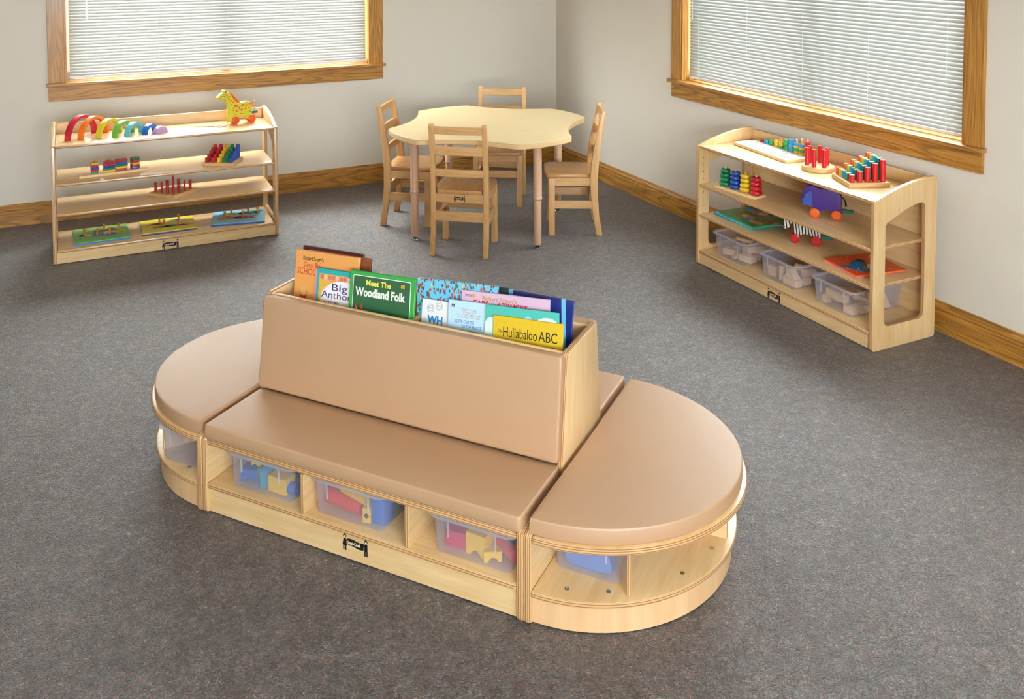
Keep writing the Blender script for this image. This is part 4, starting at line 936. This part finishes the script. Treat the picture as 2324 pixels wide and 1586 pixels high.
# coloured blocks in the bench tubs
KR, KP, KB, KT, KY, KG, KO = (paint(214, 52, 52, .5), paint(196, 44, 90, .5), paint(36, 96, 178, .5), paint(40, 140, 168, .5), paint(232, 186, 52, .5), paint(24, 120, 84, .5), paint(232, 110, 50, .5))
BT = [
 (-.337, 'beside the left end', [
  ('arch', .06, .04, .042, -.075, -.112, 0, .25, KB, 'blue arch block under the yellow star'), ('loaf', .04, .05, .055, -.02, -.112, 0, -.6, KT, 'teal round topped block'), ('brick', .07, .045, .05, .045, -.118, 0, -.05, KY, 'yellow brick standing at the front'), ('cylinder', .045, .036, .036, .085, -.12, 0, .0, KB, 'small blue cylinder at the front corner'),
  ('brick', .05, .04, .034, .09, -.078, .0, .3, KT, 'teal brick behind the small blue cylinder'), ('star', .055, .03, .05, -.06, -.105, .044, .1, KY, 'yellow star standing on the blue arch'), ('cylinder', .10, .04, .04, -.03, -.055, .045, .15, KP, 'pink cylinder lying across the pile'), ('brick', .09, .05, .045, -.03, -.05, 0, .1, KR, 'red brick under the pink cylinder'), ('brick', .07, .05, .07, .07, -.03, .0, .3, KB, 'tall blue brick at the side'), ('star', .05, .03, .05, .035, -.07, .036, .2, KY, 'yellow star farther back'), ('brick', .03, .04, .034, .04, -.075, 0, 0, KO, 'orange brick under the back star')]),
 (-.0176, 'in the middle', [
  ('cylinder', .13, .044, .044, -.045, -.108, 0, -.1, KR, 'long red cylinder lying at the front'), ('wedge', .115, .04, .055, -.005, -.105, .046, -.25, KY, 'yellow wedge lying on the red cylinder'), ('brick', .026, .09, .045, .045, -.1, 0, .15, KY, 'yellow brick with a dark diamond hole'), ('brick', .045, .05, .075, .085, -.11, 0, 0, KB, 'tall blue block at the front corner'), ('brick', .09, .06, .05, .05, -.02, .0, .2, KG, 'green brick at the back'), ('brick', .07, .06, .06, -.05, -.045, 0, .3, KO, 'orange brick behind the wedge'), ('brick', .06, .05, .05, -.09, -.06, .05, .2, KP, 'pink brick at the side'), ('brick', .06, .05, .048, -.09, -.055, 0, .1, KR, 'red brick below the pink brick'), ('brick', .07, .05, .03, .04, -.03, .053, -.3, KG, 'second green brick on top of the first'), ('roof', .07, .05, .04, -.03, -.045, .064, .4, KR, 'red triangular block on top')]),
 (.386, 'beside the right end', [
  ('brick', .065, .045, .045, -.07, -.105, 0, .1, KP, 'pink brick at the front corner'), ('arch', .062, .05, .062, .0, -.112, 0, -.1, KY, 'yellow block with a small arch cut'), ('cylinder', .10, .034, .034, .072, -.1, .012, -.55, KR, 'red cylinder leaning at the front'), ('brick', .07, .05, .07, -.045, -.055, 0, .2, KT, 'teal brick behind the pink brick'), ('brick', .06, .05, .075, .08, -.02, 0, .1, KB, 'tall blue brick at the side'), ('arch', .05, .03, .03, .045, -.125, 0, .5, KY, 'small yellow arch block under the red cylinder'), ('brick', .07, .05, .05, .02, -.045, 0, .4, KB, 'dark blue brick at the back'), ('roof', .06, .04, .035, .02, -.05, .053, .2, KR, 'red triangular block on the blue one')])]
for u, where, bl in BT:
    p = W(PC, u, .180, .0985)
    tub('clear tub of coloured blocks %s of the bench front' % where, p, PC[2], .232, .306, .250, .314, .113)
    for q in bl: block('coloured_block', q[0], q[1:4], q[8], p, PC[2], q[4], q[5]+.008, q[6], q[7], '%s, in the bench tub %s' % (q[9], where.replace('beside the', 'at the')), 'coloured blocks in the bench tubs')
# the dark diamond hole belongs to its yellow brick
for o in [o for o in COL.objects if o.get('label', '').startswith('yellow brick with a dark diamond')]:
    fin(B().prism([(-.009, .023), (0, .014), (.009, .023), (0, .032)], -.0455, -.0452, 'xz'), 'diamond_hole', M['black'], o)
p = W(PC, .6805, .245, .0925)
tub('clear tub holding a folded blue sheet in the near half round bench end', p, PC[2]-.0, .180, .255, .196, .262, .115)
o = fin(B().prism(spline([(-.062, 0), (.05, 0), (.06, .02), (.045, .055), (.0, .075), (-.05, .085), (-.066, .05)], 4), -.10, .06, 'xz', bev=.004), 'folded_sheet', paint(96, 132, 196, .5), None, p+Vector((0, 0, .004)), (0, 0, PC[2]))
tag(o, 'folded blue sheet inside the tub of the near half round bench end', 'sheet')
p = W(PC, -.669, .18, .0925)
tub('clear tub holding a pink and lilac toy in the far half round bench end', p, PC[2], .190, .255, .206, .262, .115)
r = thing('round_toy', 'round lilac toy with a pink knob, in the far half round end tub', 'toy', p+W((0, 0, PC[2]), .045, -.055, .0035), PC[2])
fin(B().lathe([(0, 0), (.03, 0), (.04, .01), (.042, .025), (.036, .04), (.02, .046), (0, .048)], 28), 'body', paint(176, 140, 206, .4), r)
fin(B().lathe([(0, .046), (.012, .046), (.018, .056), (.014, .07), (0, .074)], 20), 'knob', paint(222, 60, 130, .4), r)
# ------------------------------------------------------------------ books
CAPH = None
def put(b, body, x0, x1, zb, cap, mat=0, y=-.0004, off=0., shear=0., ext=.00025, skew=0.):
    """lettering on a cover: runs from x0 to x1, baseline zb, capitals cap tall"""
    global CAPH
    t = B(); t.text('H', 1.); CAPH = CAPH or max(v.co.y for v in t.bm.verts); t.bm.free()
    t = B(); t.text(body, cap/CAPH, 0, None, ext, off=off*cap, shear=shear)
    xs = [v.co.x for v in t.bm.verts]; lo, hi = min(xs), max(xs); k = (x1-x0)/(hi-lo)
    mx = Matrix.Translation((x0, y, zb)) @ Matrix.Rotation(pi/2, 4, 'X') @ Matrix.Diagonal((k, 1, 1, 1)) @ Matrix.Translation((-lo, 0, 0))
    b._join(t.bm, mat, mx); return b
def flat(b, pts, mat=0, y=-.0003, d=.0003): b.prism(pts, y, y-d, 'xz', mat=mat); return b
def book(label, tl, w, th, tilt, roll, cover, edge=None, rear=False):
    """tl: (u, v, z) of the upper left front corner in the bench's frame"""
    ht = (tl[2]-.392)/cos(tilt)-.002-max(0, w*sin(-roll)) if not rear else .30
    rot = Matrix.Rotation(PC[2], 3, 'Z') @ Matrix.Rotation(-tilt, 3, 'X') @ Matrix.Rotation(-roll, 3, 'Y')
    r = thing('picture_book', label, 'book', (0, 0, 0), 0, 'books standing in the bench bin')
    r.location = W(PC, *tl)-rot @ Vector((0, 0, ht)); r.rotation_euler = rot.to_euler()
    c = B(); c.box(0, w, 0, .0022, 0, ht, .0008); c.box(0, w, th-.0022, th, 0, ht, .0008); c.box(-.0012, .0014, 0, th, 0, ht, .0008)
    fin(c, 'cover', [cover], r)
    fin(B().box(.0015, w-.004, .0024, th-.0024, .003, ht-.003, .0002), 'pages', paint(232, 224, 204, .8, .2), r)
    return r, w, ht
TI = radians(9.5)
# left half of the bin
r, w, h = book('maroon hardback, rearmost book at the arches end of the bin', (-.505, .458, .711), .250, .011, TI, .01, paint(84, 30, 34, .4))
r, w, h = book('reddish brown wood grained book behind the orange picture book', (-.470, .444, .706), .256, .010, TI, .012, wood('brown_cover', lin(150, 82, 46), lin(120, 60, 32), (1, 10, 10), 6, .4, .2))
r, w, h = book('large worn orange picture book with red title letters at the arches end of the bin', (-.507, .424, .707), .256, .015, TI, .02, paint(236, 164, 90, .45))
b = B(); put(b, "Richard Scarry's", .030, .115, h-.031, .0135, off=.01); fin(b, 'author_lettering', paint(74, 46, 26, .5), r)
b = B(); put(b, 'Great Big', .034, .102, h-.054, .017); put(b, 'SCHOOLHOUSE', .008, .18, h-.079, .021); fin(b, 'title_lettering', paint(206, 62, 40, .5), r)
b = B(); flat(b, rrect(.026, .054, h-.185, h-.125, .012), 0); flat(b, rrect(.028, .052, h-.150, h-.12, .011), 1, -.0006); flat(b, rrect(.030, .056, h-.215, h-.170, .008), 2, -.0006); flat(b, [(.032, h-.122), (.036, h-.108), (.040, h-.120)], 1); flat(b, [(.043, h-.120), (.049, h-.108), (.050, h-.122)], 1)
fin(b, 'cover_picture', [paint(206, 60, 50, .5), paint(226, 176, 96, .5), paint(50, 110, 190, .5)], r)
r, w, h = book('thin pink book mostly hidden behind the white and teal one', (-.416, .410, .657), .15, .006, TI, .02, paint(236, 176, 176, .45))
r, w, h = book('white and teal book with a pink scalloped awning and purple title', (-.397, .398, .667), .225, .010, TI, .02, paint(44, 172, 172, .4))
b = B(); flat(b, [(.008, 0), (w-.008, 0), (w-.008, h-.016), (.008, h-.016)], 0, -.0002); fin(b, 'gold_panel', paint(226, 176, 76, .5), r)
b = B(); P = [(.02, 0), (w-.02, 0)]+[(w/2+(w/2-.018)*cos(pi*k/20), h-.095+.062*sin(pi*k/20)) for k in range(21)]; flat(b, P, 0, -.0006); fin(b, 'arch_panel', paint(242, 240, 244, .5), r)
b = B()
for k in range(13): flat(b, rrect(.012+k*.0155, .026+k*.0155, h-.034, h-.018, .0065, 4), k % 3 == 1, -.0009)
fin(b, 'awning', [paint(222, 118, 108, .5), paint(236, 190, 182, .5)], r)
b = B(); put(b, 'Big', .062, .124, h-.066, .022, y=-.001); put(b, 'Anthony', .020, .165, h-.092, .022, y=-.001); fin(b, 'title_lettering', paint(74, 44, 110, .5), r)
b = B(); put(b, 'HIS STORY', .028, .092, h-.112, .0095, y=-.001); fin(b, 'subtitle_lettering', paint(90, 80, 96, .5), r)
r, w, h = book('dark green book with a bright green border, yellow and white title, fox and hedgehog', (-.253, .385, .686), .246, .012, TI, .03, paint(52, 164, 72, .35, .5, .3))
b = B(); flat(b, rrect(.011, w-.013, -.004+.006, h-.012, .006), 0, -.0002); fin(b, 'white_line', paint(236, 240, 234, .5), r)
b = B(); flat(b, rrect(.0135, w-.0155, .004, h-.0145, .005), 0, -.0005); fin(b, 'green_panel', paint(44, 98, 62, .35, .5, .3), r)
b = B(); put(b, 'Meet The', .062, .158, h-.041, .0165, y=-.0009, off=.05); fin(b, 'title_lettering', paint(240, 226, 96, .5), r)
b = B(); put(b, 'Woodland Folk', .022, .214, h-.076, .025, y=-.0009, off=.055); fin(b, 'title_lettering', paint(240, 240, 232, .5), r)
b = B(); flat(b, rrect(w-.052, w-.034, h-.036, h-.022, .002), 0, -.0008); fin(b, 'publisher_emblem', paint(40, 38, 20, .5), r)
b = B(); flat(b, rrect(w-.0505, w-.0355, h-.0345, h-.0235, .001), 0, -.0012); put(b, '1.29', w-.049, w-.037, h-.032, .006, 1, -.0015); fin(b, 'emblem_print', [paint(196, 170, 70, .5), paint(40, 38, 20, .5)], r)
b = B(); f = lambda P: [(.030+x, h-.128+z) for x, z in P]
flat(b, f(spline([(0, 0), (.004, -.018), (.022, -.028), (.040, -.012), (.028, .004), (.012, .008)], 3)), 0, -.0008); flat(b, f([(-.005, .024), (-.003, -.006), (.008, .004)]), 0, -.0008); flat(b, f([(.02, .03), (.012, .006), (.026, .003)]), 0, -.0008); flat(b, f([(-.0025, .016), (-.001, .0), (.004, .005)]), 1, -.0012); flat(b, f(spline([(.012, -.016), (.03, -.014), (.040, -.013), (.03, -.026), (.018, -.026)], 3)), 1, -.0012)
flat(b, f(circ(.012, -.006, .003, 10)), 1, -.0013); flat(b, f(circ(.0125, -.006, .0016, 8)), 2, -.0017); flat(b, f(circ(.036, -.012, .0032, 10)), 2, -.0017)
fin(b, 'fox_picture', [paint(206, 74, 40, .5), paint(240, 236, 226, .5), M['black']], r)
b = B(); g = random.Random(3); P = []
for k in range(41):
    a = pi*1.1-pi*1.25*k/40; rr = .0225*(1 if k % 2 else .86); P.append((.145+rr*cos(a), h-.175+rr*1.1*sin(a)))
flat(b, P+[(.15, h-.2)], 0, -.0008); flat(b, spline([(.121, h-.178), (.13, h-.168), (.142, h-.172), (.155, h-.19), (.14, h-.2), (.125, h-.19)], 3), 1, -.0012); flat(b, circ(.131, h-.176, .0017, 8), 2, -.0016); flat(b, circ(.122, h-.18, .0024, 8), 2, -.0016)
fin(b, 'hedgehog_picture', [paint(60, 48, 40, .6), paint(232, 220, 200, .5), M['black']], r)
# right half of the bin
r, w, h = book('dark green book, only its top corner showing behind the crowd patterned one', (.13, .447, .684), .165, .006, TI, .045, paint(24, 52, 56, .4))
r, w, h = book('navy blue book with a pale blue ribbon stripe at the camera end of the bin', (.262, .462, .681), .246, .010, TI, .0, paint(32, 46, 118, .3, .5, .4))
b = B(); flat(b, [(w-.04, h), (w-.026, h), (w-.004, 0), (w-.018, 0)], 0); b.box(w-.04, w-.026, -.0005, .010, h-.0002, h+.0006, 0); fin(b, 'ribbon_stripe', paint(110, 186, 222, .4), r)
b = B(); flat(b, [(.028, h), (.042, h), (.042, h-.06), (.028, h-.06)], 0); b.box(.028, .042, -.0005, .010, h-.0002, h+.0006, 0); fin(b, 'ribbon_stripe', paint(110, 186, 222, .4), r)
r, w, h = book('tall light blue book printed all over with a tiny crowd', (-.020, .425, .684), .288, .010, TI, .055, M['crowd'])
r, w, h = book('lilac book with gold and red title letters', (.150, .413, .675), .298, .009, TI, .055, paint(216, 180, 206, .4))
b = B(); put(b, "Richard Scarry's", .072, .190, h-.0235, .0125, off=.02); fin(b, 'author_lettering', paint(190, 150, 70, .5), r)
b = B(); put(b, 'CARS and TRUCKS', .038, .226, h-.0435, .018, off=.03); fin(b, 'title_lettering', paint(206, 40, 60, .5), r)
b = B(); flat(b, rrect(.034, .045, h-.019, h-.009, .001), 0); put(b, 'LITTLE', .012, .033, h-.017, .006, 1); fin(b, 'publisher_emblem', [paint(206, 160, 40, .5), paint(60, 50, 60, .5)], r)
r, w, h = book('white book with two round seals and large blue letters', (.012, .402, .629), .20, .007, TI, .02, paint(238, 238, 240, .35, .5, .2))
b = B()
for x, z in ((.031, .026), (.062, .0165)):
    for rr in (.0125, .0085): b.tube([(x+rr*cos(q), -.0006, h-z+rr*sin(q)) for q in [2*pi*k/24 for k in range(24)]], .00045, 5, True)
    put(b, 'BEST BOOK', x-.007, x+.007, h-z-.001, .003)
fin(b, 'seal_print', paint(110, 110, 112, .5), r)
b = B(); put(b, 'WH', .021, .076, h-.073, .024, off=.05); fin(b, 'title_lettering', paint(26, 140, 206, .5), r)
b = B(); put(b, 'MA', .042, .076, h-.100, .018, off=.05); fin(b, 'title_lettering', paint(206, 40, 50, .5), r)
r, w, h = book('pale blue book with small outlined and blue hand lettering', (.113, .393, .646), .20, .007, TI, .05, paint(190, 222, 240, .35, .5, .2))
b = B(); put(b, 'GOLDEN', .046, .096, h-.034, .0105, off=.04); put(b, 'SOUND STORY', .031, .113, h-.050, .0105, off=.04); fin(b, 'title_lettering', paint(70, 30, 40, .5), r)
b = B(); put(b, 'GOLDEN', .0465, .0955, h-.0335, .0095, y=-.0008); put(b, 'SOUND STORY', .0315, .1125, h-.0495, .0095, y=-.0008); fin(b, 'title_lettering', paint(246, 246, 246, .5), r)
b = B(); put(b, 'SUPER CRITTER', .025, .092, h-.067, .0095); put(b, 'TO THE RESCUE', .046, .118, h-.081, .0095); fin(b, 'subtitle_lettering', paint(60, 110, 180, .5), r)
b = B(); put(b, 'BY MERCER MAYER', .039, .103, h-.0945, .0065); fin(b, 'author_lettering', paint(40, 50, 60, .5), r)
b = B(); flat(b, rrect(.011, .021, h-.021, h-.012, .001), 0); flat(b, [(.0125, h-.019), (.0195, h-.019), (.016, h-.0145)], 1, -.0006); fin(b, 'publisher_emblem', [paint(50, 60, 80, .5), paint(220, 220, 220, .5)], r)
r, w, h = book('teal green picture book with a pale blue cloud badge, behind the mustard book', (.248, .386, .655), .242, .006, TI, .055, paint(76, 186, 172, .35, .5, .2))
b = B(); flat(b, spline([(.0, h-.05), (.03, h-.034), (.07, h-.03), (.115, h-.05), (.1, h-.1), (.04, h-.12), (.0, h-.13)], 4), 0); flat(b, spline([(.165, h-.035), (.2, h-.018), (.238, h-.03), (.24, h-.09), (.2, h-.1), (.17, h-.07)], 4), 0); flat(b, spline([(.19, h-.046), (.21, h-.036), (.23, h-.046), (.22, h-.06), (.2, h-.06)], 4), 1, -.0006)
for x, z, rr in ((.125, .042, .012), (.143, .032, .013), (.158, .044, .011), (.141, .05, .015)): flat(b, circ(x, h-z, rr, 18), 2, -.0009)
flat(b, circ(.1425, h-.037, .0065, 14), 3, -.0013)
fin(b, 'cover_picture', [paint(214, 234, 226, .5), paint(236, 190, 170, .5), paint(150, 206, 240, .5), paint(110, 150, 200, .5)], r)
r, w, h = book('mustard yellow book with tall black title letters, frontmost at the camera end of the bin', (.281, .374, .632), .226, .009, TI, .045, paint(216, 182, 40, .4))
b = B(); put(b, 'The', .016, .031, h-.049, .011); put(b, 'Hullabaloo', .033, .145, h-.058, .029); put(b, 'ABC', .150, .210, h-.058, .029); fin(b, 'title_lettering', paint(30, 24, 20, .5), r)
b = B(); g = random.Random(9)
for k in range(26):
    x = .03+k*.0068; z = h-.071-g.uniform(.0, .010); flat(b, [(x+.004*g.uniform(.5, 1.2)*cos(q), z+.004*g.uniform(.4, 1.3)*sin(q)) for q in [2*pi*m/7 for m in range(7)]], 0)
fin(b, 'cover_drawing', paint(40, 34, 26, .6), r)
